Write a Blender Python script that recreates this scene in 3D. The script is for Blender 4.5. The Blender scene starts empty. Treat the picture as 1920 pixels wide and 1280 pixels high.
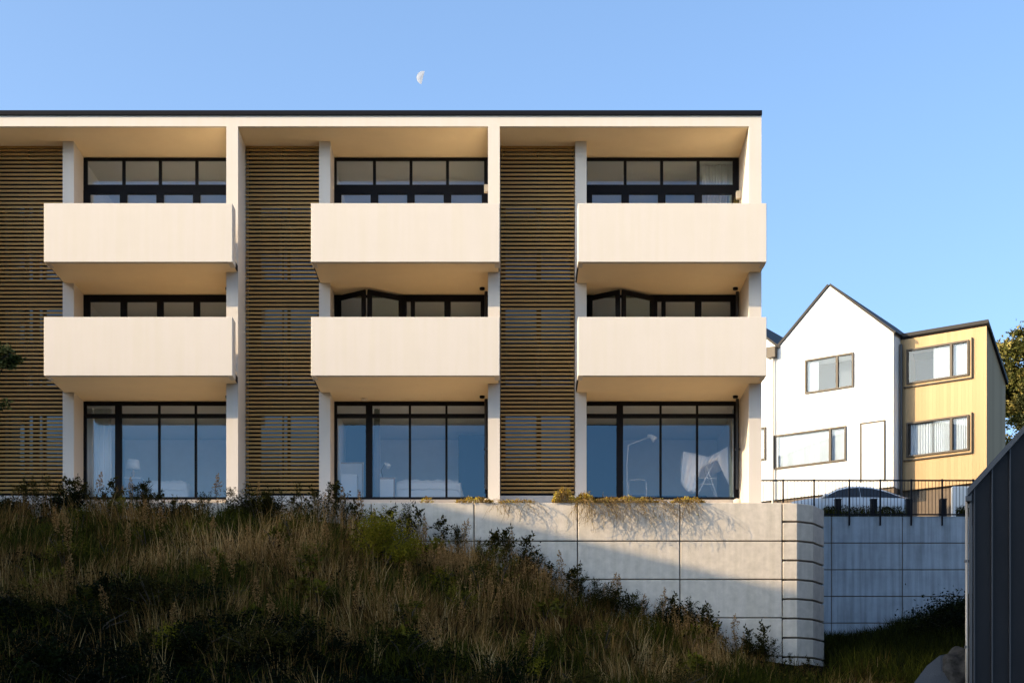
import bpy, math, random
import numpy as np
from mathutils import Vector
random.seed(7); rng = np.random.default_rng(7)
R = math.radians
sc = bpy.context.scene; col = sc.collection
F = 3040.0; HY = 1500.0; CX = 960.0      # focal length in photo pixels, horizon row, centre column
ZC = 1.7                                 # eye height above the lowest ground
def PX(px, Y): return (px - CX) * Y / F
def PZ(py, Y): return ZC + (HY - py) * Y / F
def P(px, py, Y): return Vector((PX(px, Y), Y, PZ(py, Y)))

SUN_E, SUN_C = 2.8, (1.0, .74, .44)
AIR, DUST, OZONE, SKY_S, EXPO = .7, 3.0, 2.0, .145, 1.57

# ------------------------------------------------------------------ materials
def new_mat(name):
    m = bpy.data.materials.new(name); m.use_nodes = True
    nt = m.node_tree; b = nt.nodes['Principled BSDF']
    return m, nt, b
def mat(name, c, rough=.6, var=.0, scale=3., bump=0., bscale=40., metal=0., streak=0., c2=None, spec=.5, stretch=(1,1,1)):
    """plain procedural surface: base colour, cloudy variation, optional vertical streaks and grain"""
    m, nt, b = new_mat(name); N = nt.nodes; L = nt.links
    b.inputs['Roughness'].default_value = rough; b.inputs['Metallic'].default_value = metal
    b.inputs['Specular IOR Level'].default_value = spec
    b.inputs['Base Color'].default_value = (*c, 1)
    if var or streak or bump or c2:
        tc = N.new('ShaderNodeTexCoord'); mp = N.new('ShaderNodeMapping'); mp.inputs['Scale'].default_value = stretch
        L.new(tc.outputs['Object'], mp.inputs['Vector'])
        last = None
        if var or c2:
            n = N.new('ShaderNodeTexNoise'); n.inputs['Scale'].default_value = scale; n.inputs['Detail'].default_value = 7
            n.inputs['Roughness'].default_value = .65
            L.new(mp.outputs[0], n.inputs['Vector'])
            r = N.new('ShaderNodeValToRGB')
            lo = c2 if c2 else tuple(v * (1 - var) for v in c)
            hi = c if c2 else tuple(min(1, v * (1 + var * .6)) for v in c)
            r.color_ramp.elements[0].color = (*lo, 1); r.color_ramp.elements[1].color = (*hi, 1)
            r.color_ramp.elements[0].position = .3; r.color_ramp.elements[1].position = .7
            L.new(n.outputs['Fac'], r.inputs['Fac']); last = r.outputs['Color']
        if streak:
            mp2 = N.new('ShaderNodeMapping'); mp2.inputs['Scale'].default_value = (7, 7, .35)
            L.new(tc.outputs['Object'], mp2.inputs['Vector'])
            n2 = N.new('ShaderNodeTexNoise'); n2.inputs['Scale'].default_value = 1.; n2.inputs['Detail'].default_value = 5
            L.new(mp2.outputs[0], n2.inputs['Vector'])
            r2 = N.new('ShaderNodeValToRGB'); k = 1 - streak
            r2.color_ramp.elements[0].color = (k, k, k * .97, 1); r2.color_ramp.elements[1].color = (1, 1, 1, 1)
            r2.color_ramp.elements[0].position = .35; r2.color_ramp.elements[1].position = .6
            L.new(n2.outputs['Fac'], r2.inputs['Fac'])
            mx = N.new('ShaderNodeMix'); mx.data_type = 'RGBA'; mx.blend_type = 'MULTIPLY'; mx.inputs['Factor'].default_value = 1
            if last: L.new(last, mx.inputs[6])
            else: mx.inputs[6].default_value = (*c, 1)
            L.new(r2.outputs['Color'], mx.inputs[7]); last = mx.outputs[2]
        if last: L.new(last, b.inputs['Base Color'])
        if bump:
            n3 = N.new('ShaderNodeTexNoise'); n3.inputs['Scale'].default_value = bscale; n3.inputs['Detail'].default_value = 5
            L.new(tc.outputs['Object'], n3.inputs['Vector'])
            bp = N.new('ShaderNodeBump'); bp.inputs['Strength'].default_value = bump; bp.inputs['Distance'].default_value = .02
            L.new(n3.outputs['Fac'], bp.inputs['Height']); L.new(bp.outputs[0], b.inputs['Normal'])
    return m
def glass_mat(name, tint, refl, rcol, rough=0.0):
    m = bpy.data.materials.new(name); m.use_nodes = True; nt = m.node_tree; N = nt.nodes; L = nt.links
    N.clear(); o = N.new('ShaderNodeOutputMaterial')
    t = N.new('ShaderNodeBsdfTransparent'); t.inputs[0].default_value = (*tint, 1)
    g = N.new('ShaderNodeBsdfGlossy'); g.inputs['Color'].default_value = (*rcol, 1); g.inputs['Roughness'].default_value = rough
    fr = N.new('ShaderNodeLayerWeight'); fr.inputs['Blend'].default_value = .5      # Schlick reflectance, the same from both sides
    pw = N.new('ShaderNodeMath'); pw.operation = 'POWER'; pw.inputs[1].default_value = 5; L.new(fr.outputs['Facing'], pw.inputs[0])
    ad = N.new('ShaderNodeMath'); ad.operation = 'MULTIPLY_ADD'; ad.inputs[1].default_value = .9 - refl; ad.inputs[2].default_value = refl; ad.use_clamp = True
    L.new(pw.outputs[0], ad.inputs[0])
    tc = N.new('ShaderNodeTexCoord'); n = N.new('ShaderNodeTexNoise'); n.inputs['Scale'].default_value = .7; n.inputs['Detail'].default_value = 1
    L.new(tc.outputs['Object'], n.inputs['Vector'])
    bp = N.new('ShaderNodeBump'); bp.inputs['Strength'].default_value = .03; bp.inputs['Distance'].default_value = .02
    L.new(n.outputs['Fac'], bp.inputs['Height']); L.new(bp.outputs[0], g.inputs['Normal'])
    mx = N.new('ShaderNodeMixShader'); L.new(ad.outputs[0], mx.inputs[0]); L.new(t.outputs[0], mx.inputs[1]); L.new(g.outputs[0], mx.inputs[2])
    L.new(mx.outputs[0], o.inputs['Surface'])
    return m
def tint_mat(name, stops, rough=.7, trans=.25):
    """vegetation: colour picked per blade or leaf from a random attribute"""
    m, nt, b = new_mat(name); N = nt.nodes; L = nt.links
    a = N.new('ShaderNodeAttribute'); a.attribute_name = 'tint'
    r = N.new('ShaderNodeValToRGB'); cr = r.color_ramp
    while len(cr.elements) < len(stops): cr.elements.new(.5)
    for e, (p, c) in zip(cr.elements, stops): e.position = p; e.color = (*c, 1)
    L.new(a.outputs['Fac'], r.inputs['Fac']); L.new(r.outputs['Color'], b.inputs['Base Color'])
    b.inputs['Roughness'].default_value = rough; b.inputs['Specular IOR Level'].default_value = .06
    tr = N.new('ShaderNodeBsdfTranslucent'); L.new(r.outputs['Color'], tr.inputs['Color'])
    mx = N.new('ShaderNodeMixShader'); mx.inputs[0].default_value = trans
    L.new(b.outputs[0], mx.inputs[1]); L.new(tr.outputs[0], mx.inputs[2]); L.new(mx.outputs[0], N['Material Output'].inputs['Surface'])
    return m

M = {}
M['render'] = mat('cream_render', (.66, .61, .555), .75, var=.02, scale=1.3, streak=.018, bump=.06, bscale=25)
M['soffit'] = mat('bounce_tinted_soffit', (.88, .72, .47), .7, var=.04, scale=1.5)  # warm tan puts golden bounced sunlight into the soffit colour
M['fascia_black'] = mat('black_metal', (.006, .006, .009), .55, spec=.15)
M['frame'] = mat('dark_window_frame', (.005, .005, .008), .5, spec=.15)
M['batten'] = mat('oiled_timber', (.45, .255, .068), .6, var=.18, scale=5, stretch=(.5, 6, 6))
M['dark_void'] = mat('dark_cladding', (.012, .011, .010), .8)
M['glass'] = glass_mat('window_glass', (.95, .97, .985), .11, (.46, .76, 1.0))
M['glass_tinted'] = glass_mat('tinted_glass', (.16, .17, .19), .09, (.45, .75, 1.0))
M['tile'] = mat('balcony_tile', (.78, .62, .42), .7, var=.1, scale=4)
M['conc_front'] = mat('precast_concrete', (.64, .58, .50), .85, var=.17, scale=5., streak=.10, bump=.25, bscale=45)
M['conc_rear'] = mat('shade_toned_concrete', (.36, .405, .455), .85, var=.22, scale=1.1, streak=.28, bump=.2, bscale=25)  # bluish dark tone puts the nook's shade into the colour; streaks are dirt
M['kerb'] = mat('pale_plinth', (.62, .58, .53), .8, var=.1, scale=3, bump=.1)
M['joint'] = mat('joint_dark', (.15, .125, .10), .95)
M['room_wall'] = mat('room_paint', (.88, .89, .90), .9, var=.05)
M['room_dark'] = mat('room_feature_wall', (.03, .05, .09), .9)
M['room_floor'] = mat('room_carpet', (.46, .44, .41), .95)
M['room_ceil'] = mat('room_ceiling', (.82, .82, .82), .9)
M['white_cloth'] = mat('white_cloth', (.90, .91, .92), .9, bump=.3, bscale=6)
M['white_gloss'] = mat('white_lacquer', (.82, .83, .84), .4)
M['grey_cloth'] = mat('grey_cloth', (.32, .32, .35), .95, var=.1)
M['dark_cloth'] = mat('dark_cloth', (.06, .07, .09), .95)
M['steel'] = mat('pale_steel', (.62, .63, .65), .35, metal=.6)
M['wood'] = mat('pale_wood', (.45, .33, .22), .6, var=.2, scale=6)
M['blind'] = mat('fabric_blind', (.55, .50, .42), .9, streak=.15)
M['beige_box'] = mat('beige_plastic', (.72, .62, .48), .5)
M['pipe_dark'] = mat('dark_downpipe', (.022, .022, .026), .35)
M['pipe_tan'] = mat('painted_downpipe', (.62, .56, .48), .4)
M['white_house'] = mat('white_weatherboard', (.80, .79, .77), .75, var=.02, scale=.8, streak=.02, bump=.05)
M['timber_clad'] = None
M['house_trim'] = mat('bronze_trim', (.055, .042, .03), .5, spec=.3)
M['house_roof'] = mat('charcoal_roof', (.018, .017, .018), .6, spec=.2, var=.2, scale=6)
M['house_glass'] = glass_mat('house_glass', (.80, .84, .88), .03, (.9, .95, 1.))
M['net'] = mat('net_curtain', (.80, .80, .80), .95, streak=.12)
M['shed_metal'] = mat('dark_standing_seam', (.014, .0135, .0155), .5, var=.25, scale=1.2, metal=.0, spec=.22, bump=.03, bscale=2)
M['shed_trim'] = mat('charcoal_flashing', (.085, .082, .085), .45, var=.15, scale=3)
M['seam_metal'] = mat('seam_metal', (.05, .05, .056), .4, spec=.4)
M['gutter_copper'] = mat('pale_downpipe', (.34, .29, .24), .4, metal=.3)
M['car_paint'] = mat('pale_car_paint', (.62, .66, .70), .18, spec=.7)
M['car_glass'] = mat('dark_car_glass', (.01, .012, .015), .05, spec=.8)
M['rubber'] = mat('tyre_rubber', (.015, .015, .015), .9)
M['moon'] = mat('moon_dust', (.40, .46, .58), 1., var=.2, scale=.25)
M['rock'] = mat('grey_boulder', (.04, .038, .036), .98, var=.75, scale=5., bump=1., bscale=9, spec=.05)
M['bark'] = mat('dark_bark', (.06, .045, .03), .95, var=.3, scale=8, bump=.5, bscale=20)
M['bark_pale'] = mat('pale_bark', (.17, .12, .08), .95, var=.3, scale=8, bump=.5, bscale=20)
M['soil'] = mat('bank_soil', (.008, .006, .003), 1., var=.5, scale=2., bump=.5, bscale=8, spec=.02)
M['gravel'] = mat('pale_gravel', (.085, .09, .10), 1., var=.4, scale=60, bump=1., bscale=90)
M['asphalt'] = mat('driveway_asphalt', (.055, .053, .05), .95, var=.3, scale=9)
M['terrace'] = mat('terrace_paving', (.60, .48, .34), .85, var=.15, scale=3)
M['grass_dry'] = tint_mat('dry_grass_blades', [(0, (.035, .017, .004)), (.35, (.115, .062, .016)), (.68, (.34, .195, .06)), (1, (.66, .45, .20))])
M['grass_green'] = tint_mat('green_grass_blades', [(0, (.009, .011, .001)), (.5, (.038, .042, .004)), (1, (.11, .105, .010))])
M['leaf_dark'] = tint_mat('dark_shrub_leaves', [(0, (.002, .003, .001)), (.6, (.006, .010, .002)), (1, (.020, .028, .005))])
M['leaf_weed'] = tint_mat('weed_leaves', [(0, (.012, .009, .002)), (.5, (.032, .029, .005)), (1, (.085, .07, .011))])
M['leaf_yellow'] = tint_mat('yellow_green_leaves', [(0, (.07, .07, .006)), (.5, (.21, .18, .014)), (1, (.42, .31, .03))], trans=.35)
M['leaf_olive'] = tint_mat('olive_herb_leaves', [(0, (.016, .017, .002)), (.5, (.065, .064, .006)), (1, (.18, .155, .018))])
M['leaf_gold'] = tint_mat('sunlit_ledge_leaves', [(0, (.14, .08, .014)), (.5, (.42, .27, .04)), (1, (.55, .50, .10))], trans=.35)
M['vine'] = tint_mat('dry_vine_stems', [(0, (.10, .07, .035)), (1, (.34, .24, .11))], trans=.15)
M['seed'] = tint_mat('seed_heads', [(0, (.13, .058, .018)), (1, (.46, .27, .10))], trans=.2)
M['tree_leaf'] = tint_mat('evergreen_leaves', [(0, (.012, .018, .005)), (.45, (.075, .080, .018)), (1, (.36, .30, .10))], trans=.25)

# timber weatherboards: narrow vertical boards drawn with a wave bump and a board-to-board tone
def timber():
    m, nt, b = new_mat('vertical_timber_boards'); N = nt.nodes; L = nt.links
    uv = N.new('ShaderNodeTexCoord'); sp = N.new('ShaderNodeSeparateXYZ'); L.new(uv.outputs['UV'], sp.inputs[0])
    mu = N.new('ShaderNodeMath'); mu.operation = 'MULTIPLY'; mu.inputs[1].default_value = 1 / .14; L.new(sp.outputs['X'], mu.inputs[0])
    fl = N.new('ShaderNodeMath'); fl.operation = 'FLOOR'; L.new(mu.outputs[0], fl.inputs[0])
    wn = N.new('ShaderNodeTexWhiteNoise'); wn.noise_dimensions = '1D'; L.new(fl.outputs[0], wn.inputs['W'])
    r = N.new('ShaderNodeValToRGB'); r.color_ramp.elements[0].color = (.38, .255, .13, 1); r.color_ramp.elements[1].color = (.45, .31, .165, 1)
    L.new(wn.outputs['Value'], r.inputs['Fac']); L.new(r.outputs['Color'], b.inputs['Base Color'])
    fr = N.new('ShaderNodeMath'); fr.operation = 'FRACT'; L.new(mu.outputs[0], fr.inputs[0])
    gt = N.new('ShaderNodeMath'); gt.operation = 'GREATER_THAN'; gt.inputs[1].default_value = .1; L.new(fr.outputs[0], gt.inputs[0])
    bp = N.new('ShaderNodeBump'); bp.inputs['Strength'].default_value = .6; bp.inputs['Distance'].default_value = .012
    L.new(gt.outputs[0], bp.inputs['Height']); L.new(bp.outputs[0], b.inputs['Normal'])
    b.inputs['Roughness'].default_value = .75
    return m
M['timber_clad'] = timber()

# ------------------------------------------------------------------ mesh builder
class MB:
    def __init__(s): s.v = []; s.f = []; s.uv = None
    def add(s, vs, fs):
        n = len(s.v); s.v += [tuple(v) for v in vs]; s.f += [tuple(i + n for i in f) for f in fs]; return s
    def box(s, x0, x1, y0, y1, z0, z1):
        return s.add([(x0,y0,z0),(x1,y0,z0),(x1,y1,z0),(x0,y1,z0),(x0,y0,z1),(x1,y0,z1),(x1,y1,z1),(x0,y1,z1)],
                     [(0,3,2,1),(4,5,6,7),(0,1,5,4),(1,2,6,5),(2,3,7,6),(3,0,4,7)])
    def obox(s, o, u, w, n, u0, u1, w0, w1, n0, n1):
        """box in a local frame: origin o, axes u (along), w (up), n (out)"""
        o, u, w, n = map(Vector, (o, u, w, n))
        q = lambda a, b, c: o + u * a + w * b + n * c
        return s.add([q(u0,w0,n0),q(u1,w0,n0),q(u1,w0,n1),q(u0,w0,n1),q(u0,w1,n0),q(u1,w1,n0),q(u1,w1,n1),q(u0,w1,n1)],
                     [(0,3,2,1),(4,5,6,7),(0,1,5,4),(1,2,6,5),(2,3,7,6),(3,0,4,7)])
    def prism(s, poly, d):
        """poly: list of 3-D points, extruded by vector d"""
        n = len(poly); d = Vector(d); a = [Vector(p) for p in poly]; b = [p + d for p in a]
        return s.add(a + b, [tuple(range(n)), tuple(range(2 * n - 1, n - 1, -1))] + [(i, n + i, n + (i + 1) % n, (i + 1) % n) for i in range(n)])
    def tube(s, pts, r, seg=8, cap=True):
        pts = [Vector(p) for p in pts]; rs = r if isinstance(r, (list, tuple)) else [r] * len(pts)
        base = len(s.v)
        for i, p in enumerate(pts):
            t = (pts[min(i + 1, len(pts) - 1)] - pts[max(i - 1, 0)]).normalized()
            a = t.cross(Vector((0, 0, 1)) if abs(t.z) < .95 else Vector((1, 0, 0))).normalized(); b = t.cross(a)
            for k in range(seg):
                an = 2 * math.pi * k / seg
                s.v.append(tuple(p + (a * math.cos(an) + b * math.sin(an)) * rs[i]))
        for i in range(len(pts) - 1):
            for k in range(seg):
                s.f.append((base + i*seg + k, base + i*seg + (k+1) % seg, base + (i+1)*seg + (k+1) % seg, base + (i+1)*seg + k))
        if cap:
            s.f.append(tuple(base + k for k in range(seg))[::-1]); s.f.append(tuple(base + (len(pts)-1)*seg + k for k in range(seg)))
        return s
    def lathe(s, c, prof, seg=20):
        """prof: (radius, z) pairs around vertical axis at c"""
        base = len(s.v); c = Vector(c)
        for r, z in prof:
            for k in range(seg):
                an = 2 * math.pi * k / seg; s.v.append((c.x + r * math.cos(an), c.y + r * math.sin(an), c.z + z))
        for i in range(len(prof) - 1):
            for k in range(seg):
                s.f.append((base + i*seg + k, base + i*seg + (k+1) % seg, base + (i+1)*seg + (k+1) % seg, base + (i+1)*seg + k))
        s.f.append(tuple(base + k for k in range(seg))[::-1]); s.f.append(tuple(base + (len(prof)-1)*seg + k for k in range(seg)))
        return s
def worldloc(o):
    v = Vector(o.location)
    while o.parent: o = o.parent; v = v + Vector(o.location)
    return v
def build(mb, name, m, parent=None, org=None, smooth=False, bevel=0, label=None):
    """link the collected geometry as ONE mesh object; vertices are given in world space"""
    w = worldloc(parent) if parent else Vector((0, 0, 0))
    if org is None: org = w if parent else Vector((0, 0, 0))
    org = Vector(org)
    me = bpy.data.meshes.new(name)
    me.from_pydata([(v[0]-org.x, v[1]-org.y, v[2]-org.z) for v in mb.v], [], mb.f); me.materials.append(m)
    if smooth: me.polygons.foreach_set('use_smooth', [True] * len(me.polygons))
    me.validate(); me.update()
    o = bpy.data.objects.new(name, me); col.objects.link(o)
    if parent: o.parent = parent
    o.location = org - w
    if bevel:
        b = o.modifiers.new('edge', 'BEVEL'); b.width = bevel; b.segments = 2; b.limit_method = 'ANGLE'
    if label: o['label'] = label
    return o
def thing(name, label, cat, loc, group=None):
    o = bpy.data.objects.new(name, None); col.objects.link(o); o.location = loc; o.empty_display_size = .2
    return tag(o, label, cat, group)
def tag(o, label, cat, group=None, kind=None):
    if label: o['label'] = label
    if cat: o['category'] = cat
    if group: o['group'] = group
    if kind: o['kind'] = kind
    return o
def structure(o): o['kind'] = 'structure'; return o

class Leaves:
    """many small blades / leaves with a random tint each, as one mesh"""
    def __init__(s): s.V = []; s.Fc = []; s.T = []; s.n = 0
    def _push(s, verts, faces, tint):      # verts (N,k,3), faces list of index tuples within k
        N, k, _ = verts.shape
        s.V.append(verts.reshape(-1, 3)); base = (np.arange(N) * k + s.n)[:, None]
        for f in faces: s.Fc.append(base + np.array(f)[None, :])
        s.T.append(np.repeat(tint, k)); s.n += N * k
    def blades(s, base, h, w, lean, tint, heavy=1.0):
        """base (N,3), h,w (N,), lean (N,2) horizontal displacement at tip"""
        N = len(base); an = rng.uniform(0, math.pi, N); d = np.stack([np.cos(an), np.sin(an)], 1) * w[:, None] / 2
        v = np.zeros((N, 5, 3))
        v[:, 0, :2] = base[:, :2] - d; v[:, 1, :2] = base[:, :2] + d; v[:, 0, 2] = v[:, 1, 2] = base[:, 2]
        mid = base[:, :2] + lean * .35
        v[:, 2, :2] = mid + d * .8; v[:, 3, :2] = mid - d * .8; v[:, 2, 2] = v[:, 3, 2] = base[:, 2] + h * .6
        v[:, 4, :2] = base[:, :2] + lean; v[:, 4, 2] = base[:, 2] + h * heavy
        s._push(v, [(0, 1, 2, 3), (3, 2, 4)], tint)
    def leaves(s, c, L, W, tint, up=.0, droop=0.):
        """c (N,3) leaf bases; random orientation; a folded diamond each"""
        N = len(c); th = rng.uniform(0, 2 * math.pi, N); el = rng.normal(up, .5, N)
        a = np.stack([np.cos(th) * np.cos(el), np.sin(th) * np.cos(el), np.sin(el)], 1)
        r = rng.normal(size=(N, 3)); b = np.cross(a, r); b /= np.linalg.norm(b, axis=1)[:, None] + 1e-9
        nn = np.cross(a, b)
        v = np.zeros((N, 4, 3)); L_ = L[:, None]; W_ = W[:, None]
        v[:, 0] = c; v[:, 1] = c + a * L_ * .5 + b * W_ * .5 + nn * W_ * .12; v[:, 2] = c + a * L_; v[:, 3] = c + a * L_ * .5 - b * W_ * .5 + nn * W_ * .12
        s._push(v, [(0, 1, 2), (0, 2, 3)], tint)
    def strips(s, p0, p1, w, tint):
        """thin crossed stems from p0 to p1"""
        N = len(p0); d = p1 - p0; r = rng.normal(size=(N, 3)); b = np.cross(d, r); b /= np.linalg.norm(b, axis=1)[:, None] + 1e-9
        c = np.cross(d, b); c /= np.linalg.norm(c, axis=1)[:, None] + 1e-9
        for q in (b, c):
            v = np.zeros((N, 4, 3)); o = q * w[:, None] / 2
            v[:, 0] = p0 - o; v[:, 1] = p0 + o; v[:, 2] = p1 + o * .7; v[:, 3] = p1 - o * .7
            s._push(v, [(0, 1, 2, 3)], tint)
    def build(s, name, m, parent=None, org=(0, 0, 0)):
        V = np.concatenate(s.V); T = np.concatenate(s.T)
        w = worldloc(parent) if parent else Vector((0, 0, 0))
        if parent: org = w
        org = np.array(tuple(org)); V = V - org
        loops = np.concatenate([f.reshape(-1) for f in s.Fc]); tot = np.concatenate([np.full(len(f), f.shape[1]) for f in s.Fc])
        me = bpy.data.meshes.new(name); me.vertices.add(len(V)); me.vertices.foreach_set('co', V.astype(np.float32).ravel())
        me.loops.add(len(loops)); me.loops.foreach_set('vertex_index', loops.astype(np.int32))
        me.polygons.add(len(tot)); st = np.concatenate([[0], np.cumsum(tot)[:-1]])
        me.polygons.foreach_set('loop_start', st.astype(np.int32)); me.polygons.foreach_set('loop_total', tot.astype(np.int32))
        me.update(calc_edges=True)
        a = me.attributes.new('tint', 'FLOAT', 'POINT'); a.data.foreach_set('value', T.astype(np.float32))
        me.materials.append(m)
        o = bpy.data.objects.new(name, me); col.objects.link(o)
        if parent: o.parent = parent
        else: o.location = org
        return o
M['base_brown'] = mat('brown_base_wall', (.13, .10, .075), .85, var=.15, scale=3, streak=.1)
M['clad_brown'] = M['base_brown']
M['tail_red'] = mat('tail_light_red', (.20, .012, .01), .2)
# ------------------------------------------------------------------ camera, sun, sky
cam = bpy.data.cameras.new('camera'); co = bpy.data.objects.new('camera', cam); col.objects.link(co)
co.location = (0, 0, ZC); co.rotation_euler = (R(90), 0, 0)
cam.lens = F / 1920 * 36; cam.sensor_width = 36; cam.sensor_fit = 'HORIZONTAL'
cam.shift_y = (HY - 640) / 1920; cam.clip_end = 20000; cam.clip_start = .1
sc.camera = co
AZ, EL = R(72), R(18)                    # sun far round to the left, behind the camera, low
sund = Vector((-math.sin(AZ) * math.cos(EL), -math.cos(AZ) * math.cos(EL), math.sin(EL)))
sl = bpy.data.lights.new('sun', 'SUN'); so = bpy.data.objects.new('sun', sl); col.objects.link(so)
sl.energy = SUN_E; sl.angle = R(.4); sl.color = SUN_C
so.rotation_euler = (-sund).to_track_quat('-Z', 'Y').to_euler(); so.location = (-60, -20, 60)
w = bpy.data.worlds.new('World'); sc.world = w; w.use_nodes = True
nt = w.node_tree; bg = nt.nodes['Background']
sky = nt.nodes.new('ShaderNodeTexSky'); sky.sky_type = 'NISHITA'; sky.sun_disc = False
sky.sun_elevation = EL; sky.sun_rotation = math.pi + AZ
sky.air_density = AIR; sky.dust_density = DUST; sky.ozone_density = OZONE; sky.altitude = 0
tn = nt.nodes.new('ShaderNodeMix'); tn.data_type = 'RGBA'; tn.blend_type = 'MULTIPLY'; tn.inputs['Factor'].default_value = 1; tn.inputs[7].default_value = (.92, 1.0, 1.0, 1)
nt.links.new(sky.outputs[0], tn.inputs[6]); nt.links.new(tn.outputs[2], bg.inputs['Color']); bg.inputs['Strength'].default_value = SKY_S
vs = sc.view_settings; vs.view_transform = 'Standard'; vs.look = 'None'; vs.gamma = 1; vs.exposure = EXPO
sc.cycles.max_bounces = 10; sc.cycles.diffuse_bounces = 5; sc.cycles.transparent_max_bounces = 24; sc.cycles.glossy_bounces = 4
sc.cycles.use_denoising = True
try: sc.cycles.denoiser = 'OPENIMAGEDENOISE'
except Exception: pass

# ------------------------------------------------------------------ terrain
def lerp_tab(x, tab):
    xs = [t[0] for t in tab]; ys = [t[1] for t in tab]; return float(np.interp(x, xs, ys))
YWALL, YREAR = 39.6, 57.5
zw_tab = [(-16, 7.2), (-12.5, 7.0), (-7, 6.9), (-4.2, 6.65), (-.9, 5.85), (1.56, 4.85), (4.1, 4.0), (6.6, 3.35), (7.6, 3.2), (12, 3.3), (30, 3.6)]
def ground(X, Y):
    """height relative to the eye"""
    bump = .10 * math.sin(X * 1.3 + Y * .7) + .08 * math.sin(X * 2.9 - Y * 1.9 + 1) + .06 * math.sin(X * .5 + Y * 3.1)
    zw = lerp_tab(X, zw_tab)
    if Y <= YWALL + .2 or X > 7.2 and Y <= YREAR + .1:
        if Y <= YWALL + .2:
            h = zw - .42 * (YWALL - Y)
        else:
            k = (Y - YWALL) / (YREAR - YWALL); top = 5.5 + .09 * max(0, X - 10.5) ** 1.6
            h = zw + (top - zw) * k
        h = max(h + bump, -ZC + .03 * bump)
    elif Y <= YREAR + .1: h = 7.1
    else: h = 7.1 if X < 6.0 else 10.02
    if X < -24:                                    # unseen hill added beyond the left edge, shaped to shade the bank
        k = min(1., (-24 - X) / 7.); k = k * k * (3 - 2 * k)
        top = SHADE_HILL(X, Y)
        h = h + (max(top, h) - h) * k
    return h
HT = [(-40, 10), (-5, 11), (6, 18), (20, 21.5), (26, 18.2), (29.0, 16.3), (31.4, 15.6), (33.4, 14.95), (34.6, 14.2), (36.2, 9.5), (38, 7), (300, 7)]
def SHADE_HILL(X, Y): return lerp_tab(Y + 1.62, HT) + 1.71
xs = sorted(set([-1500, -700, -300, -150, -90, -60, -45] + [round(-36 + .5 * i, 2) for i in range(0, 42)] + [round(-15 + .4 * i, 2) for i in range(0, 57)] +
     [7.1, 7.28, 7.7, 8.1] + [round(8.5 + .5 * i, 2) for i in range(0, 24)] + [22, 26, 32, 45, 80, 150, 400, 1500]))
ys = sorted(set([-600, -200, -80, -40, -20, -8] + [2 * i for i in range(0, 12)] + [round(24 + .4 * i, 2) for i in range(0, 40)] + [39.79, 39.95] +
     [round(40.5 + 1 * i, 2) for i in range(0, 17)] + [57.58, 57.75, 60, 70, 90, 140, 300, 700, 2500]))
mb = MB(); nx = len(xs)
for y in ys:
    for x in xs: mb.v.append((x, y, ZC + ground(x, y)))
for j in range(len(ys) - 1):
    for i in range(nx - 1): mb.f.append((j*nx+i, j*nx+i+1, (j+1)*nx+i+1, (j+1)*nx+i))
structure(build(mb, 'ground', M['soil'], smooth=True))
structure(build(MB().box(-20.0, 6.9, 39.95, 56, ZC + 6.9, ZC + 7.33), 'terrace', M['terrace']))
structure(build(MB().box(6.9, 40, YREAR + .32, 62.2, ZC + 9.6, ZC + 10.07), 'driveway', M['asphalt']))

# ------------------------------------------------------------------ retaining walls
FW = thing('retaining_wall', 'pale concrete panel retaining wall carrying the apartment block, half in sun half in shade', 'retaining wall', (0, YWALL, ZC + 3))
ztop = PZ(942, YWALL); row = .935; xj = [PX(889 - 193 * i, YWALL) for i in range(5, -1, -1)] + [PX(v, YWALL) for v in (1083, 1275, 1467)]
g = .014
for i in range(len(xj) - 1):
    for k in range(7):
        m_ = MB().box(xj[i] + g, xj[i+1] - g, YWALL, YWALL + .3, ztop - row * (k + 1) + g, ztop - row * k - (g if k else 0))
        build(m_, 'wall_panel', M['conc_front'], FW, bevel=.012)
build(MB().box(xj[0], xj[-1] - .02, YWALL + .05, YWALL + .29, ztop - row * 7, ztop - .03), 'wall_backing', M['joint'], FW)
# corner pier of stacked blocks, turning back towards the rear wall
pier = [(xj[-1] + .012, YWALL), (PX(1494.5, YWALL), YWALL), (PX(1525, 39.85), 39.87), (PX(1545, 40.55), 40.55), (PX(1545, 40.55) - .08, 43.3), (xj[-1] + .012, 43.3)]
zt = PZ(943, YWALL); bh = .472
for k in range(11):
    z1 = zt - bh * k; z0 = z1 - bh + .045
    poly = [(x, y, z0) for x, y in pier]
    build(MB().prism(poly[::-1], (0, 0, z1 - z0)), 'corner_block', M['conc_front'], FW, bevel=.012)
cen = Vector((sum(p[0] for p in pier) / 6, sum(p[1] for p in pier) / 6, 0))
inn = [(cen.x + (x - cen.x) * .86, cen.y + (y - cen.y) * .96, zt - bh * 11) for x, y in pier]
build(MB().prism(inn[::-1], (0, 0, bh * 11 - .06)), 'corner_core', M['joint'], FW)
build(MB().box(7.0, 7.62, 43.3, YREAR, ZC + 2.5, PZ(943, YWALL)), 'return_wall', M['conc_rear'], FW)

RW = thing('retaining_wall', 'shaded blue grey concrete retaining wall streaked with dirt below the black fence', 'retaining wall', (11, YREAR, ZC + 5))
ztr = PZ(967.5, YREAR); pxj = [PX(v, YREAR) for v in (1426, 1559, 1692, 1825, 1958, 2091)]; rrow = .945
for i in range(len(pxj) - 1):
    for k in range(6):
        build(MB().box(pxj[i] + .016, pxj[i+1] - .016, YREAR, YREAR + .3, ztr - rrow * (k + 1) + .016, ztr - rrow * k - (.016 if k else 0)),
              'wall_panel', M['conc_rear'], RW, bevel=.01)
build(MB().box(pxj[0], pxj[-1] - .02, YREAR + .04, YREAR + .29, ztr - rrow * 6, ztr - .03), 'wall_backing', M['joint'], RW)

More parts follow.
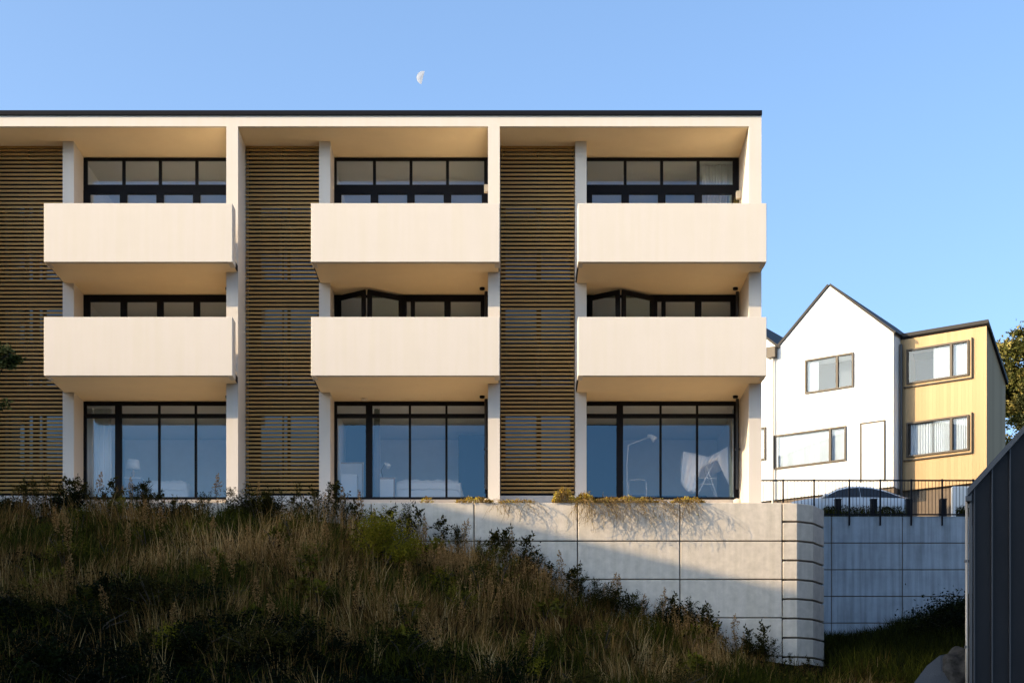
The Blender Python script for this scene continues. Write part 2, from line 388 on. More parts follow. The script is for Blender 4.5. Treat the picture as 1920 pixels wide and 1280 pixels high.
# ------------------------------------------------------------------ fence on the rear wall
FN = thing('metal_fence', 'black metal railing with thin balusters along the top of the rear wall', 'fence', (11, YREAR - .06, ztr))
yf = YREAR - .05; zr = PZ(900, yf); zb = PZ(964, yf)
x_l, x_r = PX(1390, yf), PX(1850, yf)
build(MB().box(x_l, x_r, yf - .025, yf + .025, zr - .03, zr + .02), 'top_rail', M['fascia_black'], FN)
build(MB().box(x_l, x_r, yf - .02, yf + .02, zb - .025, zb + .02), 'bottom_rail', M['fascia_black'], FN)
pp = [1410, 1468, 1526, 1592, 1650, 1708, 1766, 1824]
for v in pp:
    x = PX(v, yf); low = PZ(985, yf) if v > 1540 else zb - .1
    build(MB().box(x - .03, x + .03, yf - .06, yf - .026, low, zr + .035), 'fence_post', M['fascia_black'], FN)
xb = x_l + .05
bal = None
while xb < x_r:
    if all(abs(xb - PX(v, yf)) > .05 for v in pp):
        build(MB().box(xb - .008, xb + .008, yf - .008, yf + .008, zb + .02, zr - .03), 'baluster', M['fascia_black'], FN)
    xb += .122
yb = 58.3
for v, lab in ((1571, 'black bollard behind the fence, below the front of the parked car'), (1638, 'black bollard behind the fence, in front of the car doors'),
               (1704, 'black bollard behind the fence, just right of the parked car'), (1768, 'black bollard behind the fence, nearest the dark metal building')):
    x = PX(v, yb); z1 = PZ(935, yb); b_ = thing('bollard', lab, 'bollard', (x, yb, ZC + 10.07), 'black bollards along the driveway edge')
    build(MB().box(x - .11, x + .11, yb - .11, yb + .11, ZC + 10.07, z1 - .03), 'post', M['fascia_black'], b_, bevel=.012)
    build(MB().box(x - .125, x + .125, yb - .125, yb + .125, z1 - .03, z1), 'cap', M['pipe_dark'], b_, bevel=.008)
# ------------------------------------------------------------------ the apartment building
YB, YF, YC, YL, YW = 40.0, 40.82, 41.67, 41.95, 42.6
PER = 6.589; RX = [6.28 - PER * k for k in range(4)]         # right faces of the bays, right to left
ZS1, ZS2 = PZ(704, YB), PZ(491, YB); ZT1, ZT2 = PZ(594, YB), PZ(381, YB); ZR = PZ(237, YF); ZF = PZ(217, YF)
ZG = ZC + 7.33; FL1, FL2, FL3 = ZC + 7.97, ZS1 + .30, ZS2 + .30
YBACK = 56.0; XL = RX[3] - .32; XR = RX[0]
AB = thing('apartment_building', 'long three storey cream apartment block with balconies, timber screens and a flat black roof edge', 'apartment building', (-3, YF, ZG))
# roof: black edge, cream fascia, sloping soffit, slab
build(MB().box(XL - .02, XR + .01, YF - .05, YF + .25, ZF + .004, ZF + .115), 'roof_edge', M['fascia_black'], AB)
build(MB().box(XL, XR, YF, YF + .10, ZR, ZF), 'fascia', M['render'], AB)
build(MB().box(XL + .02, XR - .02, YF + .101, YBACK, ZR + .1, ZF - .02), 'roof', M['fascia_black'], AB)
sm = MB(); zs = lambda y: ZR + .004 - .075 * (y - YF) / (YW - YF)
sm.add([(XL + .01, YF + .1, zs(YF + .1)), (XR - .01, YF + .1, zs(YF + .1)), (XR - .01, YW + 5.4, zs(YW)), (XL + .01, YW + 5.4, zs(YW))], [(0, 1, 2, 3)])
sm.v[2] = (XR - .01, YW + .05, zs(YW + .05)); sm.v[3] = (XL + .01, YW + .05, zs(YW + .05))
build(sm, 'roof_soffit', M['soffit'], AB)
# rear shell: back, end walls
build(MB().box(XL, XR, YW + 5.5, YW + 5.7, ZG, ZR + .09), 'corridor_wall', M['room_wall'], AB)
build(MB().box(XL, XR, YBACK - .25, YBACK, ZG, ZR + .09), 'rear_wall', M['render'], AB)
build(MB().box(XR - .3, XR - .003, YW + 5.7, YBACK - .25, ZG, ZR + .09), 'end_wall', M['render'], AB)
build(MB().box(XL + .003, XL + .3, YW + 5.7, YBACK - .25, ZG, ZR + .09), 'end_wall', M['render'], AB)
for zf, th in ((FL1, .4), (FL2, .28), (FL3, .28)):           # floors inside and ceilings under them
    build(MB().box(XL + .1, XR - .1, YW + .12, YW + 5.5, zf - th, zf - .012), 'floor_slab', M['room_ceil'], AB)
    build(MB().box(XL + .1, XR - .1, YW + .125, YW + 5.49, zf - .008, zf), 'floor_finish', M['room_floor'], AB)
build(MB().box(XL + .1, XR - .1, YW + .12, YW + 5.5, ZR - .05, ZR + .05), 'top_ceiling', M['room_ceil'], AB)

FR = .045
def window(x0, x1, z0, z1, mull, transom=None, stiles=None, jl=.05, jr=.05, head=.07, sill=.07, tr_h=.09, y=YW, glass='glass'):
    """dark frame with glass as its sub-part; mull = list of (centre x, width), transom height"""
    f = MB(); yd = y + .09
    f.box(x0, x1, y, yd, z1 - head, z1); f.box(x0, x1, y, yd, z0, z0 + sill)
    f.box(x0, x0 + jl, y + .001, yd - .001, z0 + sill, z1 - head); f.box(x1 - jr, x1, y + .001, yd - .001, z0 + sill, z1 - head)
    if transom: f.box(x0 + jl, x1 - jr, y - .004, yd - .006, transom - tr_h / 2, transom + tr_h / 2)
    for cx_, w_ in mull: f.box(cx_ - w_/2, cx_ + w_/2, y - .008, yd - .01, z0 + sill, z1 - head)
    if stiles:                      # heavier door stiles below the transom
        zt_, ws = stiles
        for cx_, w_ in mull: f.box(cx_ - ws/2, cx_ + ws/2, y - .014, y - .0085, z0 + sill, zt_)
        f.box(x0, x0 + ws * .95, y - .013, y - .006, z0 + sill, zt_); f.box(x1 - ws * .95, x1, y - .013, y - .006, z0 + sill, zt_)
        f.box(x0, x1, y - .016, y - .0145, zt_ - .07, zt_)
    fo = build(f, 'window', M['frame'], AB)
    gm = MB(); yy = y + .045
    gm.add([(x0 + .02, yy, z0 + .02), (x1 - .02, yy, z0 + .02), (x1 - .02, yy, z1 - .02), (x0 + .02, yy, z1 - .02)], [(0, 1, 2, 3)])
    build(gm, 'glass', M[glass], fo)
    return fo

for b, xr in enumerate(RX):
    bay = 3 - b                                              # 3 = right end, 0 = outside the frame on the left
    wl = xr - .295 if bay < 3 else xr - .315                 # left face of the party wall
    cl, cr = xr - 4.65, xr - 4.363                           # small column
    gl = xr - PER + .0                                       # screen starts at the neighbour's wall
    build(MB().box(wl, xr, YF, YW + 5.5, ZG, ZR), 'party_wall', M['render'], AB)
    if bay == 0:
        build(MB().box(XL, XL + .3, YF, YW + 5.5, ZG, ZR), 'party_wall', M['render'], AB); gl = XL + .3
    build(MB().box(cl, cr, YC, YW - .0, ZG, ZR + .05), 'column', M['render'], AB)
    build(MB().box(cl + .04, cr - .03, YW, YW + 5.5, ZG, ZR - .06), 'partition_wall', M['room_wall'], AB)
    build(MB().box(cr, wl, YW - .05, YW + .12, ZG, FL1 - .075), 'plinth', M['kerb'], AB)
    # timber screen with its uprights, and the dark wall and windows behind it
    s = MB(); z = FL1 - .02; pitch = .1052
    while z < ZR - .10:
        s.box(gl + .012, cl - .012, YL, YL + .032, z, z + .053); z += pitch
    s.box(gl + .012, cl - .012, YL - .004, YL + .04, ZR - .095, ZR - .02)
    so_ = build(s, 'timber_screen', M['batten'], AB)
    u = MB()
    for xx in (gl + .10, (gl + cl) / 2, cl - .06): u.box(xx - .02, xx + .02, YL + .034, YL + .075, FL1 - .1, ZR - .1)
    build(u, 'upright', M['fascia_black'], so_)
    build(MB().box(gl, cl, YC + .1, YW, ZG, FL1 - .12), 'plinth', M['kerb'], AB)
    for zf, zc_ in ((FL1, ZS1), (FL2, ZS2), (FL3, ZR - .08)):
        zt_ = min(zc_ - .35, zf + 2.05) if zf > FL2 + .1 else zc_ - .3
        if zf == FL3: zt_ = zf + 2.1
        x0, x1 = gl + .02, cl - .0
        ml = ((.53, .05),) if bay != 1 else ((.36, .04), (.50, .10), (.62, .04))
        window(x0, x1, zf + .03, zt_, [(x0 + (x1 - x0) * a, w_ * 1.6) for a, w_ in ml], jl=.28 if bay == 2 else .12, jr=.1, glass='glass_tinted')
        build(MB().box(gl, cl, YW, YW + .1, zt_ + .003, zc_ - .002 if zf < FL3 else ZR - .09), 'spandrel', M['dark_void'], AB)
    for zs_ in (ZS1, ZS2): build(MB().box(gl, cl, YW - .02, YW + .11, zs_ - .001, zs_ + .325), 'spandrel', M['dark_void'], AB)
    # balconies
    for lev, (z0, z1) in enumerate(((ZS1, ZT1), (ZS2, ZT2))):
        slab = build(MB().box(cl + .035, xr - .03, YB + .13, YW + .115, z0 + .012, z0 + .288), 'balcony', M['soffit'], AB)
        p = MB().box(cl, xr, YB, YB + .16, z0, z1)
        p.box(cl, cl + .12, YB + .16, YB + .46, z0, z1); p.box(xr - .12, xr, YB + .16, YB + .46, z0, z1)
        build(p, 'parapet', M['render'], slab, bevel=.008)
        build(MB().box(cl + .13, xr - .13, YB + .165, YW - .02, z0 + .292, z0 + .30), 'floor_tiles', M['tile'], slab)
        e = MB().box(cl + .008, cl + .033, YB + .47, YC - .002, z0 + .03, z0 + .17); e.box(xr - .028, xr - .005, YB + .47, YF - .002, z0 + .03, z0 + .17)
        e.box(cl + .125, xr - .125, YB + .02, YB + .035, z0 - .006, z0 - .0015)
        build(e, 'gutter', M['fascia_black'], slab)
        xd = wl - .17 if bay < 3 else wl - .17
        build(MB().lathe((xd, 42.05, z0 - .045), [(.06, 0), (.068, .02), (.068, .056)], 14), 'downlight', M['fascia_black'], slab)
        if bay == 2 and lev == 0:
            build(MB().lathe((PX(683, 42.3), 42.3, z0 - .04), [(.07, 0), (.085, .02), (.085, .05)], 14), 'downlight', M['beige_box'], slab)
    # glazing of the rooms
    off = xr - (RX[0] - PER)                                 # shift relative to bay 2
    def bx(px): return PX(px, YW) + off                      # bay-2 photo column on the window plane
    x0, x1 = cr, wl
    jr3 = .16 if bay == 3 else .13
    # top floor: fixed lights over doors
    window(x0, x1, FL3 + .02, PZ(296, YW), [(bx(702), .075), (bx(770.5), .075), (bx(839), .075)], transom=PZ(355, YW), tr_h=.24,
           stiles=(PZ(357, YW), .20), jl=.06 if bay != 1 else .1, jr=jr3, head=.06)
    # middle floor
    zh = ZS2 - .003
    if bay in (2, 3):
        xa, xb_, xc = bx(630), bx(691), bx(756)
        window(xc - .0, x1, FL2 + .02, zh, [(bx(774), .11), (bx(839), .17)], head=.16, jl=.09, jr=.22)
        build(MB().box(x0, xc, YW, YW + .09, zh - .055, zh), 'window_head', M['frame'], AB)
        build(MB().box(x0, x0 + .09, YW + .001, YW + .089, FL2, zh - .055), 'window_head', M['frame'], AB)
        ya = YW - .56                                        # two leaves folded out over the balcony
        for (ax, ay), (bx_, by) in (((x0 + .1, YW), (xb_ - .015, ya)), ((xb_ + .015, ya), (xc - .02, YW))):
            d = Vector((bx_ - ax, by - ay, 0)); Ln = d.length; u_ = d.normalized(); n_ = Vector((u_.y, -u_.x, 0)); o_ = (ax, ay, FL2 + .03); hh = zh - FL2 - .075
            q = MB(); Z = (0, 0, 1)
            q.obox(o_, u_, Z, n_, 0, Ln, hh - .13, hh, 0, .05); q.obox(o_, u_, Z, n_, 0, Ln, 0, .13, 0, .05)
            q.obox(o_, u_, Z, n_, 0, .12, .13, hh - .13, .001, .049); q.obox(o_, u_, Z, n_, Ln - .12, Ln, .13, hh - .13, .001, .049)
            dr = build(q, 'folding_door', M['frame'], AB)
            gq = MB(); gq.obox(o_, u_, Z, n_, .1, Ln - .1, .1, hh - .1, .022, .028); build(gq, 'glass', M['glass'], dr)
    else:
        window(x0, x1, FL2 + .02, zh, [(bx(702), .17), (bx(770.5), .17), (bx(839), .17)], head=.17, jl=.17, jr=.2)
    # ground floor: door post, transom lights
    window(x0, x1, FL1 - .07, ZS1 - .003, [(bx(692), .17), (bx(768.5), .055), (bx(837), .055)], transom=PZ(779, YW), tr_h=.10, jl=.05 if bay == 3 else .07, jr=.13 if bay == 3 else .09, head=.09, sill=.07)
    # rainwater pipes in the balcony corners
    if bay in (2, 3):
        xp = wl - .075; yp = YW - .22
        for za, zb_ in ((FL1 + .16, ZS1 - .0), (FL2 + .01, ZS2 - .0)):
            pp_ = build(MB().tube([(xp, yp, za), (xp, yp, zb_ + .02)], .042, 12), 'downpipe', M['pipe_dark'], AB)
            br = MB(); br.box(xp - .05, xp + .074, yp - .05, yp + .05, za + 1.02, za + 1.07); build(br, 'bracket', M['pipe_dark'], pp_)
        build(MB().lathe((xp, yp, ZG), [(.13, 0), (.12, .25), (.10, .52), (.06, .55)], 14), 'pipe_foot', M['kerb'], AB)
        # outdoor wall lamp on the party wall of the top floor
        xl_ = wl - .075; zl_ = PZ(355 if bay == 2 else 367, 42.3)
        lm = build(MB().box(xl_ - .05, xl_ + .072, 42.2, 42.34, zl_ - .1, zl_ + .1), 'wall_light', M['beige_box'], AB, bevel=.02)

# ------------------------------------------------------------------ things seen through the windows
def curtain(name, label, x0, x1, y, z0, z1, m, cat='curtain', folds=9, amp=.05):
    mb = MB(); n = folds * 6
    for i in range(n + 1):
        t = i / n; x = x0 + (x1 - x0) * t; yy = y + amp * math.sin(t * folds * 2 * math.pi) + .4 * amp * math.sin(t * folds * 3.1)
        mb.v += [(x, yy, z0), (x + .01 * math.sin(i), yy * 1.0 + .2 * amp * math.sin(i * .7), z1)]
    for i in range(n): mb.f.append((2*i, 2*i+2, 2*i+3, 2*i+1))
    o = build(mb, name, m, org=(x0, y, z0), smooth=True); s_ = o.modifiers.new('cloth', 'SOLIDIFY'); s_.thickness = .006
    return tag(o, label, cat)
f1 = FL1
# left flat (bay 1)
curtain('curtain', 'pale curtain gathered at the left of the ground floor window of the left flat', PX(160, 43), PX(176, 43), 42.95, f1 + .03, ZS1 - .1, M['white_cloth'], folds=4)
curtain('curtain', 'sheer white curtain drawn across the first pane of the left ground floor window', PX(178, 43), PX(210, 43), 42.98, f1 + .03, ZS1 - .1, M['net'], folds=7, amp=.03)
tb = thing('side_table', 'pale side table behind the left ground floor window, carrying a shaded lamp', 'side table', (PX(252, 43.9), 43.9, f1))
x = PX(252, 43.9); zt_ = PZ(897, 43.9)
build(MB().box(x - .24, x + .24, 43.68, 44.12, zt_ - .03, zt_), 'top', M['white_gloss'], tb, bevel=.006)
build(MB().box(x - .22, x + .22, 43.70, 44.10, f1 + .12, zt_ - .032), 'cabinet', M['grey_cloth'], tb)
for a in (-.19, .19):
    for c in (43.73, 44.07): build(MB().box(x + a - .02, x + a + .02, c - .02, c + .02, f1, f1 + .118), 'leg', M['wood'], tb)
lp = thing('table_lamp', 'table lamp with a white drum shade behind the left ground floor window', 'lamp', (x - .03, 43.9, zt_))
build(MB().lathe((x - .03, 43.9, zt_), [(.09, 0), (.09, .02), (.03, .05), (.05, .15), (.02, .24), (.012, .3)], 16), 'base', M['wood'], lp, smooth=True)
build(MB().lathe((x - .03, 43.9, zt_ + .26), [(.19, 0), (.15, .24)], 20), 'lamp_shade', M['white_cloth'], lp, smooth=True)
def bed(label, x0, x1, y0, y1, z, ztop):
    b_ = thing('bed', label, 'bed', ((x0 + x1) / 2, y0, z))
    build(MB().box(x0, x1, y0, y1, z + .12, z + .26), 'bed_base', M['wood'], b_)
    for a in (x0 + .06, x1 - .06):
        for c in (y0 + .06, y1 - .06): build(MB().box(a - .03, a + .03, c - .03, c + .03, z, z + .118), 'leg', M['wood'], b_)
    build(MB().box(x0 + .02, x1 - .02, y0 + .02, y1 - .02, z + .263, ztop - .10), 'mattress', M['white_cloth'], b_, bevel=.04)
    d = MB(); n = 24
    for j in range(9):
        for i in range(n + 1):
            t = i / n; xx = x0 - .03 + (x1 - x0 + .06) * t; yy = y0 - .03 + (y1 - y0) * .9 * j / 8
            e = min(1, t / .06, (1 - t) / .10); zz = ztop - (1 - math.sin(max(0, e) * math.pi / 2)) * .34 + .018 * math.sin(i * 1.7 + j) + .012 * math.sin(i * .6 - j * 2)
            if j == 0: zz -= .28
            d.v.append((xx, yy, zz))
    for j in range(8):
        for i in range(n): d.f.append((j*(n+1)+i, j*(n+1)+i+1, (j+1)*(n+1)+i+1, (j+1)*(n+1)+i))
    dv = build(d, 'duvet', M['white_cloth'], b_, smooth=True); sd = dv.modifiers.new('thick', 'SOLIDIFY'); sd.thickness = .03
    return b_
bed('bed with a white cover behind the left ground floor window, right of the lamp', PX(272, 44.3), PX(352, 44.3), 44.3, 46.3, f1, PZ(898, 44.3))
# middle flat (bay 2)
cb = thing('storage_cube', 'white box shaped cabinet behind the leftmost pane of the middle ground floor window', 'cabinet', (PX(654, 43.6), 43.6, f1))
xa, xb_ = PX(639.5, 43.4), PX(669, 43.4); zt_ = PZ(888, 43.4)
build(MB().box(xa, xb_, 43.4, 43.85, f1, zt_ - .022), 'cabinet', M['white_gloss'], cb, bevel=.006); build(MB().box(xa - .008, xb_ + .008, 43.39, 43.86, zt_ - .02, zt_), 'top', M['white_cloth'], cb)
fm = thing('picture_frame', 'large framed picture leaning behind the white cabinet in the middle flat', 'picture', (PX(660, 44.6), 44.6, f1))
xa, xb_ = PX(636, 44.6), PX(682, 44.6); zt_ = PZ(866, 44.6)
build(MB().box(xa, xb_, 44.6, 44.65, f1, zt_), 'frame', M['wood'], fm); build(MB().box(xa + .05, xb_ - .05, 44.585, 44.598, f1 + .06, zt_ - .05), 'picture', M['room_wall'], fm)
nb = thing('nightstand', 'pale bedside cabinet between the door post and the bed of the middle flat', 'nightstand', (PX(725, 43.9), 43.9, f1))
xa, xb_ = PX(711, 43.8), PX(739, 43.8); zt_ = PZ(894, 43.8)
build(MB().box(xa, xb_, 43.8, 44.2, f1, zt_), 'cabinet', M['wood'], nb, bevel=.006); build(MB().box(xa + .02, xb_ - .02, 43.785, 43.798, f1 + .06, zt_ - .06), 'drawer', M['white_gloss'], nb)
tl = thing('desk_lamp', 'small bent desk lamp with a white head standing on the bedside cabinet', 'lamp', (PX(718, 44), 44.0, zt_))
xa = PX(718, 44)
build(MB().lathe((xa, 44, zt_), [(.07, 0), (.07, .02), (.015, .03)], 14), 'base', M['dark_cloth'], tl)
build(MB().tube([(xa, 44, zt_ + .02), (xa - .05, 44, zt_ + .22), (xa + .06, 44, zt_ + .42)], .009, 8), 'arm', M['dark_cloth'], tl)
q = MB().tube([(xa + .04, 44, zt_ + .43), (xa + .10, 44, zt_ + .39), (xa + .17, 43.98, zt_ + .31)], [.02, .05, .075], 14); build(q, 'lamp_shade', M['white_gloss'], tl, smooth=True)
bed('bed with a white rounded cover along the middle ground floor window', PX(741, 44.1), PX(866, 44.1), 44.1, 45.9, f1, PZ(897, 44.1))
curtain('curtain', 'thin pale curtain bunched just right of the door post of the middle flat', PX(702, 43), PX(713, 43), 42.95, f1 + .03, ZS1 - .1, M['grey_cloth'], folds=3)
tag(build(MB().box(PX(856, 44.4) , RX[1] - .33, 46.0, 46.08, f1, ZS1 - .12), 'wardrobe_door', M['room_dark'], org=(PX(880, 46), 46, f1)), 'dark blue panel standing at the right of the room behind the middle ground floor window', 'panel')
# right flat (bay 3)
curtain('curtain', 'white curtain hanging at the right side of the top floor window of the right flat', PX(1316, 43.1), PX(1374, 43.1), 43.0, FL3 + .03, ZR - .12, M['white_cloth'], folds=10)
curtain('curtain', 'pale narrow curtain at the right edge of the right ground floor window', PX(1372, 43.1), PX(1379, 43.1), 43.0, f1 + .03, ZS1 - .1, M['white_cloth'], folds=3, amp=.03)
al = thing('arm_lamp', 'tall white floor lamp with a long jointed arm behind the right ground floor window', 'lamp', (PX(1176, 43.6), 43.6, f1))
x = PX(1176, 43.6)
build(MB().lathe((x, 43.6, f1), [(.14, 0), (.14, .03), (.02, .04)], 18), 'base', M['white_gloss'], al)
build(MB().tube([(x, 43.6, f1 + .03), (x - .01, 43.6, PZ(870, 43.6)), (x + .03, 43.6, PZ(834, 43.6))], .014, 8), 'stem', M['white_gloss'], al)
build(MB().tube([(x + .03, 43.6, PZ(834, 43.6)), (PX(1216, 43.6), 43.55, PZ(820, 43.6))], .011, 8), 'arm', M['white_gloss'], al)
build(MB().tube([(PX(1214, 43.6), 43.55, PZ(817, 43.6)), (PX(1220, 43.6), 43.5, PZ(819, 43.6)), (PX(1227, 43.6), 43.45, PZ(826, 43.6))], [.03, .055, .085], 14), 'lamp_shade', M['white_gloss'], al, smooth=True)
ch = thing('chair', 'pale metal tube chair with a rounded back behind the right ground floor window', 'chair', (PX(1195, 43.8), 43.8, f1))
xa, xb_ = PX(1178, 43.8), PX(1211, 43.8); zt_ = PZ(900, 43.8)
arc = [(xa, 43.7, f1), (xa, 43.7, zt_ - .09), (xa + .03, 43.7, zt_ - .025), (xa + .10, 43.7, zt_), (xb_ - .10, 43.7, zt_), (xb_ - .03, 43.7, zt_ - .025), (xb_, 43.7, zt_ - .09), (xb_, 43.7, f1)]
build(MB().tube(arc, .018, 8), 'back_frame', M['steel'], ch)
build(MB().box(xa + .02, xb_ - .02, 43.7, 44.15, f1 + .26, f1 + .30), 'seat', M['grey_cloth'], ch, bevel=.01)
for xx in (xa + .02, xb_ - .02): build(MB().tube([(xx, 44.13, f1), (xx, 44.13, f1 + .27)], .016, 8), 'leg', M['steel'], ch)
sf = thing('sofa', 'dark blue sofa low behind the right ground floor window', 'sofa', (PX(1250, 46.2), 46.2, f1))
build(MB().box(-.0 + PX(1180, 46.2), PX(1330, 46.2), 46.0, 46.8, f1 + .05, f1 + .42), 'seat', M['room_dark'], sf, bevel=.05)
build(MB().box(PX(1180, 46.2), PX(1330, 46.2), 46.6, 46.95, f1 + .42, f1 + .80), 'backrest', M['room_dark'], sf, bevel=.06)
for xx in (1185, 1325):
    for yy in (46.1, 46.7): build(MB().box(PX(xx, 46.2) - .03, PX(xx, 46.2) + .03, yy - .03, yy + .03, f1, f1 + .05), 'leg', M['wood'], sf)
# clothes airer with a sheet thrown over it
yd = 43.5
air = thing('clothes_airer', 'folding wire clothes airer on crossed legs behind the right ground floor window', 'clothes airer', (PX(1330, yd), yd, f1))
xl, xm, xr_ = PX(1285, yd), PX(1328, yd), PX(1362, yd); zt_ = PZ(862, yd)
for nm, a, b_ in (('leg', (PX(1346, yd), yd - .2, f1), (PX(1318, yd), yd - .2, zt_)), ('leg', (PX(1300, yd), yd - .2, f1), (PX(1340, yd), yd - .2, zt_)),
                  ('leg', (PX(1352, yd), yd + .4, f1), (PX(1318, yd), yd + .4, zt_)), ('leg', (PX(1300, yd), yd + .4, f1), (PX(1340, yd), yd + .4, zt_))):
    build(MB().tube([a, b_], .012, 8), nm, M['white_gloss'], air)
for zz in (PZ(899, yd), PZ(910, yd)): build(MB().tube([(PX(1309, yd), yd - .2, zz), (PX(1340, yd), yd - .2, zz)], .008, 6), 'cross_bar', M['white_gloss'], air)
rr = MB(); rr.box(xl, xr_, yd - .22, yd - .2, zt_, zt_ + .02); rr.box(xl, xr_, yd + .4, yd + .42, zt_, zt_ + .02)
for i in range(9): rr.tube([(xl + (xr_ - xl) * i / 8, yd - .21, zt_ + .01), (xl + (xr_ - xl) * i / 8, yd + .41, zt_ + .01)], .006, 6)
build(rr, 'wire_rack', M['white_gloss'], air)
top = [(1281, 846), (1300, 849), (1316, 853), (1328, 856), (1338, 851), (1350, 845), (1364, 837)]      # upper edge of the sheet in the photo
bot = [(1276, 905), (1288, 921), (1302, 925), (1312, 880), (1326, 870), (1345, 863), (1366, 908)]
sh = MB(); n = 36; mrow = 12
for j in range(mrow + 1):
    for i in range(n + 1):
        t = i / n * 6; k = min(5, int(t)); u = t - k; u = u * u * (3 - 2 * u) if k else u
        a = [top[k][q] + (top[k+1][q] - top[k][q]) * u for q in (0, 1)]; c = [bot[k][q] + (bot[k+1][q] - bot[k][q]) * u for q in (0, 1)]
        v = j / mrow; px_ = a[0] + (c[0] - a[0]) * v; py_ = a[1] + (c[1] - a[1]) * v
        bulge = -.10 * math.sin(v * math.pi) + .045 * math.sin(i * 1.3 + v) * (.3 + v) + .03 * math.sin(i * .7 + 2)
        sh.v.append(tuple(P(px_, py_, yd - .27 + bulge)))
for j in range(mrow):
    for i in range(n): sh.f.append((j*(n+1)+i, (j+1)*(n+1)+i, (j+1)*(n+1)+i+1, j*(n+1)+i+1))
base_n = len(sh.v)                       # the sheet also falls over the back of the rack
for i in range(n + 1):
    v0 = sh.v[i]; sh.v.append((v0[0], v0[1] + .62, v0[2] - .02)); sh.v.append((v0[0] * 1.0, v0[1] + .70 + .03 * math.sin(i), v0[2] - .45))
for i in range(n):
    sh.f.append((i, i + 1, base_n + 2*i + 2, base_n + 2*i)); sh.f.append((base_n + 2*i, base_n + 2*i + 2, base_n + 2*i + 3, base_n + 2*i + 1))
so2 = build(sh, 'bed_sheet', M['white_cloth'], org=(PX(1330, yd), yd - .27, zt_), smooth=True)
ss = so2.modifiers.new('thick', 'SOLIDIFY'); ss.thickness = .008
tag(so2, 'white bed sheet draped over the clothes airer behind the right ground floor window', 'bed sheet')
# feature walls seen through the ground floor glass
build(MB().box(RX[0] - 4.33, PX(1166, 44.6), 45.2, 45.3, f1, ZS1 - .02), 'inner_wall', M['room_dark'], AB)
build(MB().box(RX[1] - 4.33, PX(690, 44.6), 45.2, 45.3, f1, ZS1 - .02), 'inner_wall', M['room_dark'], AB)

for r_, xa, xb_ in ((RX[0], PX(1166, 44.6) + .05, RX[0] - .33), (RX[1], PX(690, 44.6) + .05, RX[1] - .33), (RX[2], RX[2] - 4.33, RX[2] - .33)):
    build(MB().box(xa, xb_, 47.0, 47.1, f1, ZS1 - .02), 'inner_wall', M['room_wall'], AB)
# ------------------------------------------------------------------ houses on the right
U = Vector((.829, -.559, 0)).normalized(); NB = Vector((.559, .829, 0)).normalized(); NF = -NB; ZU = Vector((0, 0, 1))
def hit(o, px):
    """distance s along the facade line o - s*U where photo column px meets it"""
    k = (px - CX) / F; return (o.x - k * o.y) / (U.x - k * U.y)
def zat(o, s, py): return PZ(py, (o - U * s).y)
Y0 = 62.0; W0 = Vector((PX(1675, Y0), Y0, 0)); zb_ = ZC + 12.0
def pt(o, s, z, n=0.): q = o - U * s + NF * n; return Vector((q.x, q.y, z))
def cut(o, boxes):
    """cut window pockets into a solid wall mesh"""
    k = bpy.data.meshes.new('pocket'); w_ = worldloc(o); k.from_pydata([tuple(Vector(v) - w_) for v in boxes.v], [], boxes.f); k.update()
    import bmesh
    for q in (k, o.data):
        bm = bmesh.new(); bm.from_mesh(q); bmesh.ops.recalc_face_normals(bm, faces=bm.faces); bm.to_mesh(q); bm.free()
    ko = bpy.data.objects.new('pocket', k); col.objects.link(ko); ko.location = w_; bpy.context.view_layer.update()
    m = o.modifiers.new('cut', 'BOOLEAN'); m.object = ko; m.solver = 'EXACT'; bpy.context.view_layer.update()
    me = bpy.data.meshes.new_from_object(o.evaluated_get(bpy.context.evaluated_depsgraph_get())); o.modifiers.remove(m); old = o.data; o.data = me
    bpy.data.objects.remove(ko); bpy.data.meshes.remove(k)
POCK = {}
def house_window(root, o, sL, sR, z0, z1, mull=None, trim=.065, m=None, blind=None, right_fin=False):
    """o-s*U runs leftwards, so sL > sR"""
    f = MB(); w_, h_ = sL - sR, z1 - z0; O = pt(o, sL, z0)
    POCK.setdefault(root.name, MB()).obox(O, U, ZU, NF, .02, w_ - .02, .02, h_ - .02, -.9, .3)
    for a0, a1, b0, b1 in ((0, w_, h_ - trim, h_), (0, w_, 0, trim), (0, trim, trim, h_ - trim), (w_ - trim, w_, trim, h_ - trim)):
        f.obox(O, U, ZU, NF, a0, a1, b0, b1, -.02, .06)
    if mull: f.obox(O, U, ZU, NF, mull - .045, mull + .045, trim, h_ - trim, -.02, .055)
    if right_fin:
        f.obox(O, U, ZU, NF, w_ + .10, w_ + .14, -.12, h_ + .06, -.005, .08); f.obox(O, U, ZU, NF, -.1, w_ + .10, -.13, -.09, -.005, .08)
    fo = build(f, 'window', M['house_trim'], root)
    gq = MB(); gq.obox(O, U, ZU, NF, trim, w_ - trim, trim, h_ - trim, -.012, -.004); build(gq, 'glass', M['house_glass'], fo)
    if blind:
        for a, b in blind:
            c = MB(); n = 24
            for i in range(n + 1):
                t = i / n; q = O + U * (trim + (w_ - 2 * trim) * (a + (b - a) * t)) + NF * (-.09 + (.003 if b - a > .9 else .016) * math.sin(i * 2.1))
                c.v += [(q.x, q.y, z0 + trim), (q.x, q.y, z1 - trim)]
            for i in range(n): c.f.append((2*i, 2*i+2, 2*i+3, 2*i+1))
            build(c, 'curtain', M['net'], fo)
    rv = MB(); rv.obox(O, U, ZU, NF, trim * .5, w_ - trim * .5, trim * .5, h_ - trim * .5, -.89, -.87); build(rv, 'room_back', M['room_back_dim'], fo)
    return fo
M['room_back_dim'] = mat('dim_room', (.12, .125, .14), .9)  # dark tone puts the dimness of the room into its back panel
